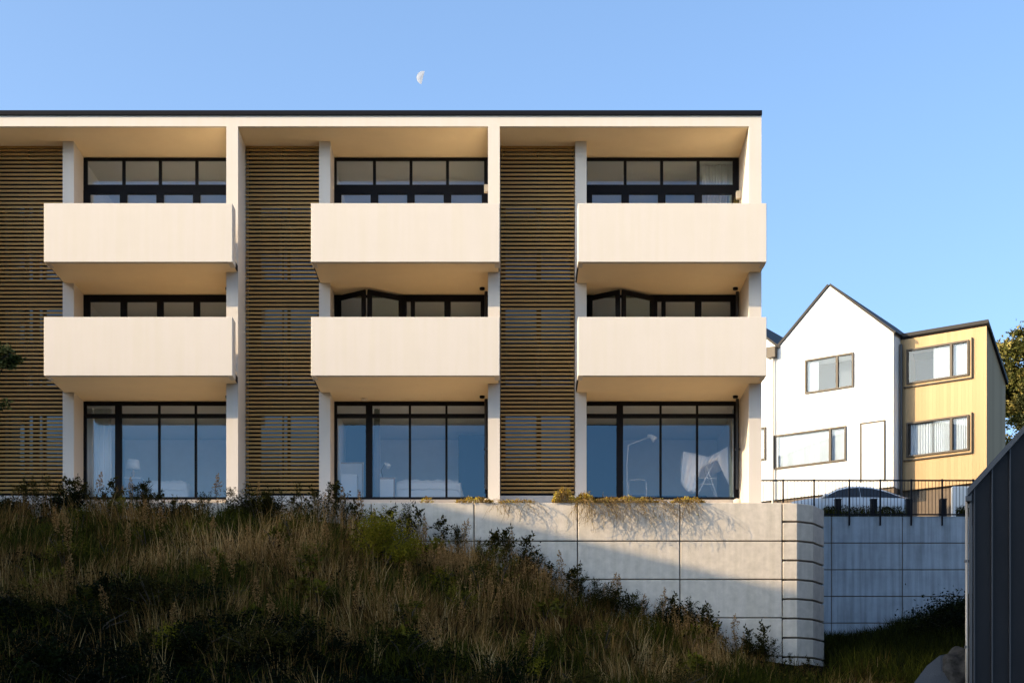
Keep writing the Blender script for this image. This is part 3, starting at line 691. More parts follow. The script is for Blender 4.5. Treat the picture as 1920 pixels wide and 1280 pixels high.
def gable_house(name, label, o, sW, sA, zl, zap, zr, zbase, depth):
    root = thing(name, label, 'house', tuple(pt(o, sW / 2, zbase)))
    poly = [pt(o, sW, zbase), pt(o, 0, zbase), pt(o, 0, zr), pt(o, sA, zap), pt(o, sW, zl)]
    build(MB().prism(poly, NB * depth), 'wall', M['white_house'], root)
    t = .09; rm = MB()
    for (sa, za), (sb, zb2) in (((sW + .05, zl - .05), (sA, zap)), ((sA, zap), (-.06, zr - .05))):
        a, b = pt(o, sa, za + .006, .06), pt(o, sb, zb2 + .006, .06)
        d = (b - a); up = d.cross(NF).normalized(); up = up if up.z > 0 else -up
        rm.prism([a, b, b + up * t, a + up * t], NB * (depth + .12))
    build(rm, 'roof', M['house_roof'], root)
    return root
sL_ = hit(W0, 1459); sA_ = hit(W0, 1555)
WH = gable_house('white_house', 'bright white gabled townhouse in full sun right of the apartment block', W0, sL_, sA_, zat(W0, sL_, 652), zat(W0, sA_, 536), zat(W0, 0, 624), zb_, 7.0)
a, b = hit(W0, 1510), hit(W0, 1601); house_window(WH, W0, a, b, zat(W0, a, 739), zat(W0, b, 660.5), mull=a - hit(W0, 1570), blind=[(.0, .24)])
a, b = hit(W0, 1452), hit(W0, 1587); house_window(WH, W0, a, b, zat(W0, a, 880), zat(W0, b, 798), mull=a - hit(W0, 1557), blind=[(.0, 1.)])
a, b = hit(W0, 1613), hit(W0, 1660); z0, z1 = zat(W0, b, 899), zat(W0, b, 787)
dm = MB(); dm.obox(pt(W0, a, z0), U, ZU, NF, .05, a - b - .05, 0, z1 - z0 - .05, -.01, .02); dr = build(dm, 'door', M['white_house'], WH)
dm = MB(); O = pt(W0, a, z0); dm.obox(O, U, ZU, NF, 0, .05, 0, z1 - z0, -.01, .05); dm.obox(O, U, ZU, NF, a - b - .05, a - b, 0, z1 - z0, -.01, .05)
dm.obox(O, U, ZU, NF, .05, a - b - .05, z1 - z0 - .05, z1 - z0, -.01, .05); build(dm, 'door_frame', M['house_trim'], dr)
# corner downpipe and the rainwater head in the valley
O = pt(W0, -.0, zb_ - 1.2); q = MB().tube([pt(W0, -.10, zb_ - 1.5, -.55), pt(W0, -.10, zat(W0, 0, 640), -.55)], .06, 10); build(q, 'downpipe', M['pipe_dark'], WH)
# second gable, mostly hidden behind the apartment block
W1 = Vector(tuple(pt(W0, sL_ + .01, 0))); 
WH2 = gable_house('white_house', 'white gabled townhouse almost hidden behind the right end of the apartment block', W1, 4.9, 2.45, zat(W0, sL_, 652), zat(W0, sA_, 536), zat(W0, sL_, 652), zb_, 7.0)
a, b = hit(W1, 1404), hit(W1, 1436); house_window(WH2, W1, a, b, zat(W1, b, 862), zat(W1, b, 800), blind=[(0, 1)])
sg = hit(W0, 1450); gz = zat(W0, sg, 672)
rh = MB(); rh.obox(pt(W0, sg + .18, gz), U, ZU, NF, 0, .36, 0, .42, .01, .25); hd = build(rh, 'rainwater_head', M['house_trim'], WH)
build(MB().tube([pt(W0, sg - .02, gz, .1), pt(W0, sg - .02, zb_ - .2, .1)], .045, 10), 'downpipe', M['pipe_tan'], WH)
# plinth below the white houses
PLN = tag(build(MB().prism([pt(W0, 10.5, ZC + 9.7, -.1), pt(W0, .0, ZC + 9.7, -.1), pt(W0, .0, zb_ - .004, -.1), pt(W0, 10.5, zb_ - .004, -.1)], NB * 6.8), 'base_wall', M['clad_brown'] if 'clad_brown' in M else M['house_trim'], org=pt(W0, 5, ZC + 10)),
          'brown base wall under the white townhouses, behind the fence and the parked car', 'base wall')
# timber house
T0 = W0 + NB * .75; T0 = Vector((T0.x, T0.y, 0)); sT = hit(T0, 1850)          # negative: to the right
O = T0 - U * sT; TE = Vector((O.x, O.y, 0)); wT = -sT
TH = thing('timber_house', 'yellow timber clad house with a black roof edge, right of the white townhouse', 'house', (O.x, O.y, ZC + 10))
zt = zat(TE, 0, 611); ztl = zt; zbT = zat(TE, 0, 902); dp = 2.3; drop = 1.62
def quad_uv(vs, fs, name, m, parent, u0):
    """wall mesh with a metres-wide UV so that the boards keep their width"""
    mb = MB().add(vs, fs); o = build(mb, name, m, parent); uvl = o.data.uv_layers.new(name='UVMap')
    for p in o.data.polygons:
        n_ = p.normal; ax = U if abs(n_.dot(NF)) > .7 else NB
        for li in p.loop_indices:
            v = o.data.vertices[o.data.loops[li].vertex_index].co; uvl.data[li].uv = (v.dot(ax) + 20, v.z)
    return o
A = [TE - U * wT, TE, TE + NB * dp, TE - U * wT + NB * dp]
V = [Vector((p.x, p.y, zbT)) for p in A] + [Vector((A[0].x, A[0].y, zt)), Vector((A[1].x, A[1].y, zt)), Vector((A[2].x, A[2].y, zt - drop)), Vector((A[3].x, A[3].y, zt - drop))]
quad_uv(V, [(0,1,5,4), (1,2,6,5), (2,3,7,6), (3,0,4,7), (0,3,2,1), (4,5,6,7)], 'wall', M['timber_clad'], TH, 0)
rm = MB(); e = .10
p1 = TE + U * e - NB * e; p2 = TE + U * e + NB * (dp + .05); q1 = TE - U * (wT - .02) - NB * e; q2 = TE - U * (wT - .02) + NB * (dp + .05); sl_ = drop / dp
z1 = zt + .012 + sl_ * e; z2 = zt + .012 - sl_ * (dp + .05)
rm.prism([(p1.x, p1.y, z1 - .13), (p1.x, p1.y, z1), (p2.x, p2.y, z2), (p2.x, p2.y, z2 - .2)], tuple(q1 - p1))
rm.v = rm.v
for i, v in enumerate(list(rm.v)): rm.v[i] = (v[0], v[1], v[2] + .13)
build(rm, 'roof', M['house_roof'], TH)
for pyl, pyr, rows in ((721, 637, 0), (858, 777, 1)):
    a, b = hit(T0, 1700), hit(T0, 1817)
    house_window(TH, T0, a, b, zat(T0, a, pyl), zat(T0, b, pyr), mull=a - hit(T0, 1784), blind=[(.42, .70), (.76, 1.0)] if rows == 0 else [(.03, .40), (.42, .70), (.76, 1.0)], right_fin=True)
bs = MB().prism([Vector((p.x, p.y, ZC + 9.7)) for p in (A[0] + NB * .15, A[1] + NB * .15 - U * .1, A[2] - U * .1, A[3])], (0, 0, zbT - .004 - ZC - 9.7))
build(bs, 'base_wall', M['base_brown'], TH)
a, b = hit(T0 + NB * .13, 1702), hit(T0 + NB * .13, 1736)
gw = MB(); O = pt(T0, a, zat(T0, a, 941), -.15); gw.obox(O, U, ZU, NF, 0, a - b, 0, .42, .005, .03); build(gw, 'window', M['house_glass'], TH)
# sunlit white garden wall beside the timber house
x0, x1 = PX(1786, 59.4), PX(1830, 59.4)
tag(build(MB().box(x0, x1, 59.4, 59.6, ZC + 10.07, PZ(911, 59.4)), 'garden_wall', M['white_house'], org=((x0 + x1) / 2, 59.4, ZC + 10.07), bevel=.02),
    'short white garden wall behind the fence, beside the dark metal building', 'garden wall')

for root in (WH, WH2, TH):
    wall = [q for q in root.children if q.name.startswith('wall')][0]; cut(wall, POCK[root.name])
# ------------------------------------------------------------------ parked car behind the fence (faces left)
yc = 59.9; gz = ZC + 10.07; xf, xr = PX(1456, yc), PX(1702, yc); LN = xr - xf
CAR = thing('parked_car', 'pale car with dark windows parked behind the black fence below the white townhouse', 'car', ((xf + xr) / 2, yc, gz))
prof = [(0, .62, .40), (.02, .72, .30), (.10, .84, .24), (.22, .95, .22), (.30, 1.00, .22), (.36, 1.13, .22), (.44, 1.34, .22), (.52, 1.44, .22), (.60, 1.465, .22), (.70, 1.42, .22), (.80, 1.28, .22), (.90, 1.08, .24), (.965, .99, .28), (.99, .86, .34), (1.0, .66, .42)]
hx = lambda t: xf + LN * t
def sect(t, zt_, zb2):
    wd = .88 * min(1, .62 + 2.6 * min(t, 1 - t) ** .6); belt = min(zt_ - .02, .93); rw = wd * (1 - max(0, zt_ - .93) * .55)
    return [(wd * .92, zb2), (wd, zb2 + .18), (wd * 1.0, (belt + zb2) / 2 + .1), (wd * .975, belt), (rw * .93, max(belt + .005, zt_ - .06)), (rw * .78, zt_ - .005), (0, zt_ + .012)]
S = [sect(*p) for p in prof]; cb_ = MB(); ns = 13
for (t, *_), s_ in zip(prof, S):
    ring = [(-w_, z) for w_, z in s_[:-1]] + [(0, s_[-1][1])] + [(w_, z) for w_, z in reversed(s_[:-1])]
    for w_, z in ring: cb_.v.append((hx(t), yc + w_, gz + z))
for i in range(len(prof) - 1):
    for k in range(ns - 1): cb_.f.append((i*ns+k, (i+1)*ns+k, (i+1)*ns+k+1, i*ns+k+1))
    cb_.f.append((i*ns+ns-1, (i+1)*ns+ns-1, (i+1)*ns, i*ns))
cb_.f.append(tuple(range(ns))); cb_.f.append(tuple((len(prof)-1)*ns + k for k in range(ns))[::-1])
build(cb_, 'body', M['car_paint'], CAR, smooth=True)
def lerp3(a, b, t): return Vector(a) * (1 - t) + Vector(b) * t
for side in (-1, 1):                                        # side glass between belt and roof edge
    for i0, i1, nm in ((4, 8, 'side_window'), (8, 12, 'side_window')):
        g_ = MB()
        for i in range(i0, i1 + 1):
            t, zt_, zb2 = prof[i]; s_ = S[i]; lo = (hx(t), yc + side * s_[3][0], gz + s_[3][1]); hi = (hx(t), yc + side * s_[4][0], gz + s_[4][1])
            for f_ in (.10, .92):
                p = lerp3(lo, hi, f_); g_.v.append((p.x + (.03 if i == i0 and i0 == 8 else 0), p.y + side * .012, p.z))
        for i in range(i1 - i0): g_.f.append((2*i, 2*i+2, 2*i+3, 2*i+1) if side < 0 else (2*i, 2*i+1, 2*i+3, 2*i+2))
        build(g_, nm, M['car_glass'], CAR, smooth=True)
for i0, i1, nm in ((4, 7, 'windscreen'), (10, 12, 'rear_window')):
    g_ = MB()
    for i in range(i0, i1 + 1):
        t, zt_, zb2 = prof[i]; s_ = S[i]
        for w_ in (-1, 1): g_.v.append((hx(t), yc + w_ * s_[5][0] * .98, gz + s_[5][1] + .018))
    for i in range(i1 - i0): g_.f.append((2*i, 2*i+2, 2*i+3, 2*i+1))
    build(g_, nm, M['car_glass'], CAR, smooth=True)
for side in (-1, 1):
    for t in (.185, .80):
        wx = hx(t); wy = yc + side * .80
        wh = build(MB().tube([(wx, wy - .1, gz + .31), (wx, wy + .1, gz + .31)], .31, 24), 'wheel', M['rubber'], CAR, smooth=False)
        build(MB().tube([(wx, wy - .108, gz + .31), (wx, wy + .108, gz + .31)], .2, 20), 'rim', M['steel'], wh)
    mr = MB().lathe((hx(.335), yc + side * .99, gz + .93), [(.02, 0), (.09, .03), (.10, .09), (.06, .14), (.01, .15)], 12); build(mr, 'wing_mirror', M['car_paint'], CAR, smooth=True)
    build(MB().box(hx(.975), hx(.992), yc + side * .62 - .13, yc + side * .62 + .13, gz + .78, gz + .9), 'tail_light', M['tail_red'], CAR, bevel=.01)
    build(MB().box(hx(.008), hx(.03), yc + side * .5 - .15, yc + side * .5 + .15, gz + .58, gz + .68), 'headlight', M['steel'], CAR, bevel=.01)

# ------------------------------------------------------------------ dark standing-seam building at the right edge
yd = 34.0; xs0 = PX(1823, yd); DB = thing('metal_shed', 'dark charcoal standing seam metal building with a raked roof edge at the right edge', 'building', (xs0, yd, ZC + 1.5))
slope = (918 - 798) / (1920 - 1812); xe = PX(2300, yd)
def zr_(x, off=0): return PZ(918, yd) + (x - PX(1812, yd)) * slope + off
poly = [(xs0, yd, ZC - .5), (xe, yd, ZC - .5), (xe, yd, zr_(xe, -.13)), (xs0, yd, zr_(xs0, -.13))]
build(MB().prism(poly, (4.2, 9, 0)), 'wall', M['shed_metal'], DB)
x = xs0 + .03; sp_ = 33.5 * yd / F
while x < xe - .1:
    build(MB().prism([(x - .013, yd - .055, ZC - .4), (x + .013, yd - .055, ZC - .4), (x + .013, yd - .055, zr_(x + .013, -.136)), (x - .013, yd - .055, zr_(x - .013, -.136))], (0, .044, 0)), 'seam', M['seam_metal'], DB)
    x += sp_
x0, x1 = PX(1811, yd), xe + .1
build(MB().prism([(x0, yd - .10, zr_(x0, -.13)), (x1, yd - .10, zr_(x1, -.13)), (x1, yd - .10, zr_(x1, .02)), (x0, yd - .10, zr_(x0, .02))], (4.3, 9.2, 0)), 'roof', M['shed_trim'], DB)
build(MB().box(PX(1818, yd), PX(1822.3, yd), yd - .02, yd + .05, ZC - .4, zr_(PX(1818, yd), -.14)), 'corner_flashing', M['shed_trim'], DB)
xp = PX(1814, yd)
gp = build(MB().tube([(xp, yd + .05, ZC - .4), (xp, yd + .05, zr_(xp, -.16))], .032, 12), 'downpipe', M['gutter_copper'], DB, smooth=True)
for z in (3.2, 5.0): build(MB().box(xp - .04, xp + .05, yd + .02, yd + .1, ZC + z, ZC + z + .05), 'bracket', M['shed_trim'], gp)
gxa, gxb, gz0, gz1 = PX(1808, yd), PX(1820, yd), zr_(PX(1812, yd), -.25), zr_(PX(1812, yd), -.135)
gq = MB().prism([(gxa, yd - .08, gz0), (gxb, yd - .08, gz0), (gxb, yd - .08, gz1), (gxa, yd - .08, gz1)], (4.2, 9.1, 0)); build(gq, 'gutter', M['shed_trim'], DB, bevel=.01)

# boulder and gravel beside it
bd = MB(); cx_, cy_, cz_ = PX(1818, 35.4), 35.5, PZ(1300, 35.4); nu, nv = 72, 44
for j in range(nv + 1):
    for i in range(nu):
        a = 2 * math.pi * i / nu; e = -math.pi / 2 + math.pi * j / nv
        d = Vector((math.cos(a) * math.cos(e), math.sin(a) * math.cos(e), math.sin(e)))
        r = 1 + .05 * math.sin(11 * d.x + 4 * d.y) * math.sin(9 * d.z + 2) + .03 * math.sin(19 * d.x - 14 * d.z + 8 * d.y) + .07 * math.sin(3 * d.x + 2 * d.z + 1) * math.cos(2.5 * d.y - d.z) + .05 * math.sin(6 * d.x - 5 * d.y + 4 * d.z)
        r = min(r, 1.12 / max(.3, abs(d.x) * .75 + abs(d.z) * .72 + abs(d.y) * .3))
        bd.v.append((cx_ + d.x * r * .92, cy_ + d.y * r * .7, cz_ + d.z * r * .95))
for j in range(nv):
    for i in range(nu): bd.f.append((j*nu+i, j*nu+(i+1) % nu, (j+1)*nu+(i+1) % nu, (j+1)*nu+i))
tag(build(bd, 'boulder', M['rock'], org=(cx_, cy_, cz_ - .9), smooth=True), 'grey boulder at the foot of the dark metal building', 'boulder')

# ------------------------------------------------------------------ moon
Dm = 3000.; mc = P(793.5, 146, Dm); rm_ = 12.6 * Dm / F; tl_ = R(-14)
mo = MB(); n = 24
pts = []
for i in range(n + 1):
    a = math.pi / 2 + math.pi * i / n; pts.append((math.cos(a) * rm_, math.sin(a) * rm_))
for i in range(1, n):
    a = 3 * math.pi / 2 - math.pi * i / n; pts.append((math.cos(a) * rm_ * .03 , math.sin(a) * rm_))
pts3 = [(mc.x + x * math.cos(tl_) - y * math.sin(tl_), Dm, mc.z + x * math.sin(tl_) + y * math.cos(tl_)) for x, y in pts]
# a real lune of the lit half: outer limb bulged towards the viewer
N_ = len(pts3); rim = pts3; mo.v = list(rim); ctr = Vector((mc.x - rm_ * .5 * math.cos(tl_), Dm - rm_ * .03, mc.z - rm_ * .5 * math.sin(tl_)))
mo.v.append(tuple(ctr)); mo.v.append((ctr.x, Dm + rm_ * .3, ctr.z))
for i in range(N_): mo.f.append((i, (i + 1) % N_, N_)); mo.f.append(((i + 1) % N_, i, N_ + 1))
tag(build(mo, 'moon', M['moon'], org=tuple(mc)), 'pale waning half moon in the blue sky above the flat roof', 'moon')
# ------------------------------------------------------------------ trees
def tree(name, label, base, H, crown, leafm, barkm, nleaf, lsize, limbs=9, trunk_r=.16, group=None, up=.1):
    """crown: list of (centre offset, radii, share); many small leaves in ragged clumps"""
    root = thing(name, label, 'tree', base, group); b = Vector(base)
    tm = MB(); tp = [b + Vector((.08 * math.sin(i * 1.3) * i, .06 * math.cos(i * 1.7) * i, H * .62 * i / 6)) for i in range(7)]
    tm.tube(tp, [trunk_r * (1 - .11 * i) for i in range(7)], 9)
    for k in range(limbs):
        c, r, _ = crown[k % len(crown)]; t = tp[2 + k % 5]; e = b + Vector(c) + Vector((rng.uniform(-.7, .7) * r[0], rng.uniform(-.7, .7) * r[1], rng.uniform(-.3, .6) * r[2]))
        m_ = (t + e) / 2 + Vector((0, 0, .12 * (e - t).length)); tm.tube([t, m_, e], [trunk_r * .5, trunk_r * .3, trunk_r * .1], 6)
    build(tm, 'trunk', barkm, root, smooth=True)
    L = Leaves(); tot = sum(c[2] for c in crown)
    for c, r, sh in crown:
        nc = max(6, int(34 * sh / tot * len(crown)))
        for _ in range(nc):
            d = rng.normal(size=3); d /= np.linalg.norm(d); q = d * rng.uniform(.55, 1.) * np.array(r) + np.array(c) + np.array(tuple(b))
            m = int(nleaf * sh / tot / nc); cr = rng.uniform(.14, .3) * max(r)
            p = q + rng.normal(size=(m, 3)) * np.array([cr, cr, cr * .6]) * .55
            L.leaves(p, rng.uniform(.7, 1.3, m) * lsize, rng.uniform(.7, 1.2, m) * lsize * .5, np.clip(rng.normal(rng.uniform(.25, .8), .2, m), 0, 1), up=up)
    L.build('crown', leafm, root)
    return root
tree('broadleaf_tree', 'bushy evergreen tree with sunlit yellow green top behind the yellow timber house', (PX(1958, 73), 73, ZC + 9.9), 11.5,
     [((-.6, -.4, 9.6), (2.0, 2.0, 1.6), 3), ((1.0, 0, 10.2), (2.2, 2.2, 1.7), 3), ((-1.3, -.6, 8.3), (1.1, 1.4, 1.2), 2), ((1.4, .3, 8.0), (2.2, 2.2, 1.6), 2), ((-.5, -.2, 6.6), (1.9, 1.8, 1.2), 1.5), ((-.2, 0, 4.9), (2.2, 1.8, 1.4), 1.5), ((0, 0, 3.0), (2.4, 1.8, 1.4), 1.5)], M['tree_leaf'], M['bark_pale'], 60000, .19, limbs=22, trunk_r=.26)
ty = 30.0; tx = -11.25; tz = ZC + ground(tx, ty)
tree('small_tree', 'dark leafy tree whose twigs reach in at the left edge of the picture', (tx, ty, tz - .1), 6.5,
     [((0, 0, 4.9), (1.25, 1.3, 1.2), 3), ((1.78, -.1, PZ(662, ty) - tz), (.36, .4, .22), 1.2), ((1.52, 0, PZ(745, ty) - tz), (.42, .4, .12), .35), ((-.8, .3, 5.7), (1.2, 1.2, 1.0), 2)], M['tree_leaf'], M['bark'], 9000, .085, limbs=12, trunk_r=.09)

# ------------------------------------------------------------------ the overgrown bank
gx = np.array(xs); gy = np.array(ys); GZ = np.array([[ground(x, y) for x in xs] for y in ys])
def gzv(X, Y):
    i = np.clip(np.searchsorted(gx, X) - 1, 0, len(gx) - 2); j = np.clip(np.searchsorted(gy, Y) - 1, 0, len(gy) - 2)
    u = (X - gx[i]) / (gx[i+1] - gx[i]); v = (Y - gy[j]) / (gy[j+1] - gy[j])
    return ZC + GZ[j, i] * (1-u) * (1-v) + GZ[j, i+1] * u * (1-v) + GZ[j+1, i] * (1-u) * v + GZ[j+1, i+1] * u * v
def cloud(X, Y, s, ph=0):
    """smooth pseudo-noise 0..1 for patchiness"""
    v = np.sin(X * s + ph) * np.cos(Y * s * 1.3 - ph * 2) + .6 * np.sin(X * s * 2.3 - Y * s * 1.7 + ph * 3) + .4 * np.sin(X * s * 4.1 + Y * s * 3.7 + ph)
    return np.clip(.5 + v * .28, 0, 1)
def scatter(n, x0, x1, y0, y1): return rng.uniform(x0, x1, n), rng.uniform(y0, y1, n)
def colphoto(X, Y, Z): return CX + F * X / Y, HY - F * (Z - ZC) / Y
def dark_corner(X, Y):
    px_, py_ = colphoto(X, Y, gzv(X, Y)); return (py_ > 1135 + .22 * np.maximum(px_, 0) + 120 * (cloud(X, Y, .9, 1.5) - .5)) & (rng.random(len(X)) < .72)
# dry grass, in tufts
G = Leaves(); X, Y = scatter(5200, -14.2, 9.2, 26, 39.35); Z = gzv(X, Y)
keep = cloud(X, Y, .8) > rng.uniform(.15, .75, len(X)); X, Y = X[keep], Y[keep]; keep = ~dark_corner(X, Y); X, Y = X[keep], Y[keep]
X = X[:, None] + rng.normal(0, .10, (len(X), 20)); Y = Y[:, None] + rng.normal(0, .10, (Y.shape[0], 20)); tone = np.clip(rng.normal(.45, .17, (X.shape[0], 1)) + .45 * (cloud(X[:, :1], Y[:, :1], .55, 2.) - .5), 0, 1)
T = np.clip(tone + rng.normal(0, .16, X.shape), 0, 1).ravel(); X, Y = X.ravel(), np.minimum(Y.ravel(), 39.5)
lean0 = np.stack([.12 * np.sin(X * .9 + Y), .08 * np.cos(X * 1.1)], 1)
B = np.stack([X, Y, gzv(X, Y) - .03], 1); n = len(B); h = rng.gamma(6, .085, n) * (.75 + .5 * cloud(X, Y, .7, 1.)); h = np.clip(h, .15, 1.0)
lim = np.where(X > 5.2, .6, 1.0); h *= lim
G.blades(B, h, rng.uniform(.006, .016, n), lean0 + rng.normal(0, .16, (n, 2)), T)
dg = tag(G.build('dry_grass', M['grass_dry']), 'tall dry brown grass covering the shaded bank', 'grass', kind='stuff')
# green grass and low herbs between
G = Leaves(); X, Y = scatter(7600, -14.2, 15.5, 26, 39.35)
kk = (1 - cloud(X, Y, .8)) > rng.uniform(.25, .7, len(X)); X, Y = X[kk], Y[kk]; kk = ~dark_corner(X, Y); X, Y = X[kk], Y[kk]
X2, Y2 = scatter(2600, 7.85, 17.2, 38.5, 57.2); X = np.concatenate([X, X2]); Y = np.concatenate([Y, Y2])
X = (X[:, None] + rng.normal(0, .12, (len(X), 16))).ravel(); Y = (Y[:, None] + rng.normal(0, .12, (Y.shape[0], 16))).ravel()
ok = ~((Y > 39.5) & (X < 7.85)) & (Y < 57.4); X, Y = X[ok], Y[ok]
B = np.stack([X, Y, gzv(X, Y) - .03], 1); n = len(B)
G.blades(B, rng.uniform(.18, .6, n), rng.uniform(.012, .03, n), rng.normal(0, .16, (n, 2)), np.clip(rng.normal(.45, .22, n) - .28 * (Y > 39.5), 0, 1))
tag(G.build('green_grass', M['grass_green']), 'dark green grass and low herbs growing among the dry grass', 'grass', kind='stuff')
# low leafy ground cover
G = Leaves(); X, Y = scatter(60000, -14.2, 9.5, 26, 39.45); k = cloud(X, Y, 1.1, 4.) > rng.uniform(.45, .95, len(X)); X, Y = X[k], Y[k]; n = len(X)
G.leaves(np.stack([X, Y, gzv(X, Y) + rng.uniform(0, .45, n)], 1), rng.uniform(.05, .13, n), rng.uniform(.03, .07, n), np.clip(rng.normal(.4, .25, n), 0, 1), up=.3)
tag(G.build('ground_cover', M['leaf_weed']), 'low leafy ground cover on the bank', 'ground cover', kind='stuff')

# near-black undergrowth added low on the left; its colour carries the shade
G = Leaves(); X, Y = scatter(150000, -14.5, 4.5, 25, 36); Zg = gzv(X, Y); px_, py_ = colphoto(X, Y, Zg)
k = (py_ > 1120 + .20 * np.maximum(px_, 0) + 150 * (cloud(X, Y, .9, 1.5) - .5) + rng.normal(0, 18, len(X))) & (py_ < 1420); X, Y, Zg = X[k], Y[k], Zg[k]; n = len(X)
hh = .12 + .55 * cloud(X, Y, 1.3, 5.)
G.leaves(np.stack([X, Y, Zg + hh * rng.uniform(.2, 1, n) ** .6], 1), rng.uniform(.05, .11, n), rng.uniform(.025, .05, n), np.clip(rng.normal(.35 + .4 * (cloud(X, Y, 1.7, 2.) - .5), .2, n), 0, 1), up=.3)
tag(G.build('undergrowth', M['leaf_dark']), 'leafy undergrowth coloured near black for the shade at the lower left of the bank', 'undergrowth', kind='stuff')
def shrub(label, c, r, leafm, nleaf, lsize, name='shrub', tm=.45, group=None, stems=9, clumps=26):
    c = np.array(c, float); z0 = float(gzv(np.array([c[0]]), np.array([c[1]]))[0]); root = thing(name, label, 'shrub', (c[0], c[1], z0), group)
    L = Leaves(); 
    for _ in range(clumps):
        d = rng.normal(size=3); d[2] = abs(d[2]) * 1.1; d /= np.linalg.norm(d)
        q = np.array([c[0], c[1], z0 + r[2] * .25]) + d * np.array(r) * np.array([1, 1, .8]) * rng.uniform(.35, 1.0); m = nleaf // clumps; s = rng.uniform(.16, .32) * max(r[0], r[1])
        L.leaves(q + rng.normal(size=(m, 3)) * s * .6, rng.uniform(.7, 1.3, m) * lsize, rng.uniform(.3, .6, m) * lsize, np.clip(rng.normal(rng.uniform(tm - .2, tm + .25), .18, m), 0, 1), up=.25)
    L.build('leaves', leafm, root)
    sm_ = MB()
    for k in range(stems):
        a = rng.uniform(0, 6.28); e = Vector((c[0] + math.cos(a) * r[0] * .7, c[1] + math.sin(a) * r[1] * .7, z0 + r[2] * rng.uniform(.6, .95)))
        s0 = Vector((c[0], c[1], z0 - .05)); sm_.tube([s0, (s0 + e) / 2 + Vector((0, 0, .12)), e], [.02, .013, .005], 5)
    build(sm_, 'stems', M['bark'], root)
    return root
def bank_at(px, py, extra=0.):
    """the point of the bank seen at photo pixel (px, py)"""
    y = 24.
    while y < 39.3:
        if ZC + ground(PX(px, y), y) + extra >= PZ(py, y): break
        y += .1
    return (PX(px, y), y)
for lab, px, py, r, m_, n, ls in (
    ('tall dark pointed bush in the lower left of the bank', 300, 1190, (.55, .6, 1.2), 'leaf_weed', 3200, .07),
    ('round dark green shrub at the wall below the first timber screen', 130, 975, (.55, .4, .6), 'leaf_dark', 1800, .08),
    ('green shrub at the wall below the second timber screen', 480, 985, (.75, .4, .75), 'leaf_weed', 2600, .075),
    ('olive shrub at the wall under the left flat window', 345, 965, (.7, .4, .55), 'leaf_weed', 2200, .07),
    ('small dark shrub at the wall below the left column', 20, 965, (.6, .4, .6), 'leaf_dark', 1700, .08),
    ('dark shrub against the wall at the second panel joint', 985, 1075, (.5, .35, .6), 'leaf_weed', 1700, .07),
    ('dark shrub at the foot of the wall left of the corner pier', 1270, 1190, (.75, .4, .65), 'leaf_dark', 2200, .075),
    ('low shrub at the foot of the corner pier', 1415, 1230, (.5, .35, .45), 'leaf_weed', 1500, .065),
    ('dark shrub against the wall below the third timber screen', 1130, 1140, (.6, .35, .6), 'leaf_weed', 1900, .07),
    ('dark bush at the foot of the rear wall next to the metal building', None, None, None, None, 0, 0)):
    if px is None:
        shrub(lab, (PX(1795, 50), 50.), (1.5, 1.6, 1.0), M['leaf_dark'], 4200, .11); continue
    x, y = bank_at(px, py); shrub(lab, (x, y), r, M[m_], n, ls, tm=.4)
# low dark leafy bushes in the lower left, irregular and running into each other
for i in range(46):
    px, py = (rng.uniform(-40, 640), rng.uniform(1120, 1330)) if i < 34 else (rng.uniform(640, 1500), rng.uniform(1180, 1320))
    if py < 1120 + max(0, px - 250) * .22: py += 90
    x, y = bank_at(px, py); y = max(y, 26.5); s = rng.uniform(.3, .75)
    shrub('low dark leafy bush lost in the shade at the bottom of the bank', (x, y), (s * rng.uniform(.8, 1.5), s, s * rng.uniform(.6, 1.25)), M['leaf_weed' if rng.random() < .45 else 'leaf_dark'], int(900 + 1500 * s), rng.uniform(.05, .09), tm=rng.uniform(.3, .6), group='low dark bushes at the bottom of the bank', stems=4, clumps=14)
# mid-green herbs standing in the grass
for i in range(34):
    px, py = rng.uniform(0, 1250), 0; py = rng.uniform(960, 1180) + max(0, px - 620) * .24
    x, y = bank_at(px, py); s = rng.uniform(.22, .5)
    shrub('small olive green herb clump in the dry grass of the bank', (x, y), (s, s * .9, s * rng.uniform(1.1, 1.9)), M['leaf_olive'], int(500 + 900 * s), rng.uniform(.035, .07), tm=rng.uniform(.3, .65), group='olive herb clumps in the dry grass', stems=4, clumps=12, name='herb_clump')
for lab, px, py, r, n in (('yellow green feathery fennel bush high on the bank', 715, 1075, (1.0, .7, 1.1), 7000), ('yellow green leafy shrub near the bottom of the bank, left of centre', 320, 1235, (.38, .4, .62), 1300),
                       ('small yellow green bush at the bottom edge, centre of the bank', 1000, 1275, (.40, .4, .4), 1100), ('bright green weed clump right of the fennel bush', 830, 1110, (.4, .4, .5), 1200)):
    x, y = bank_at(px, py); shrub(lab, (x, y), r, M['leaf_yellow'], n, .06, tm=.28)

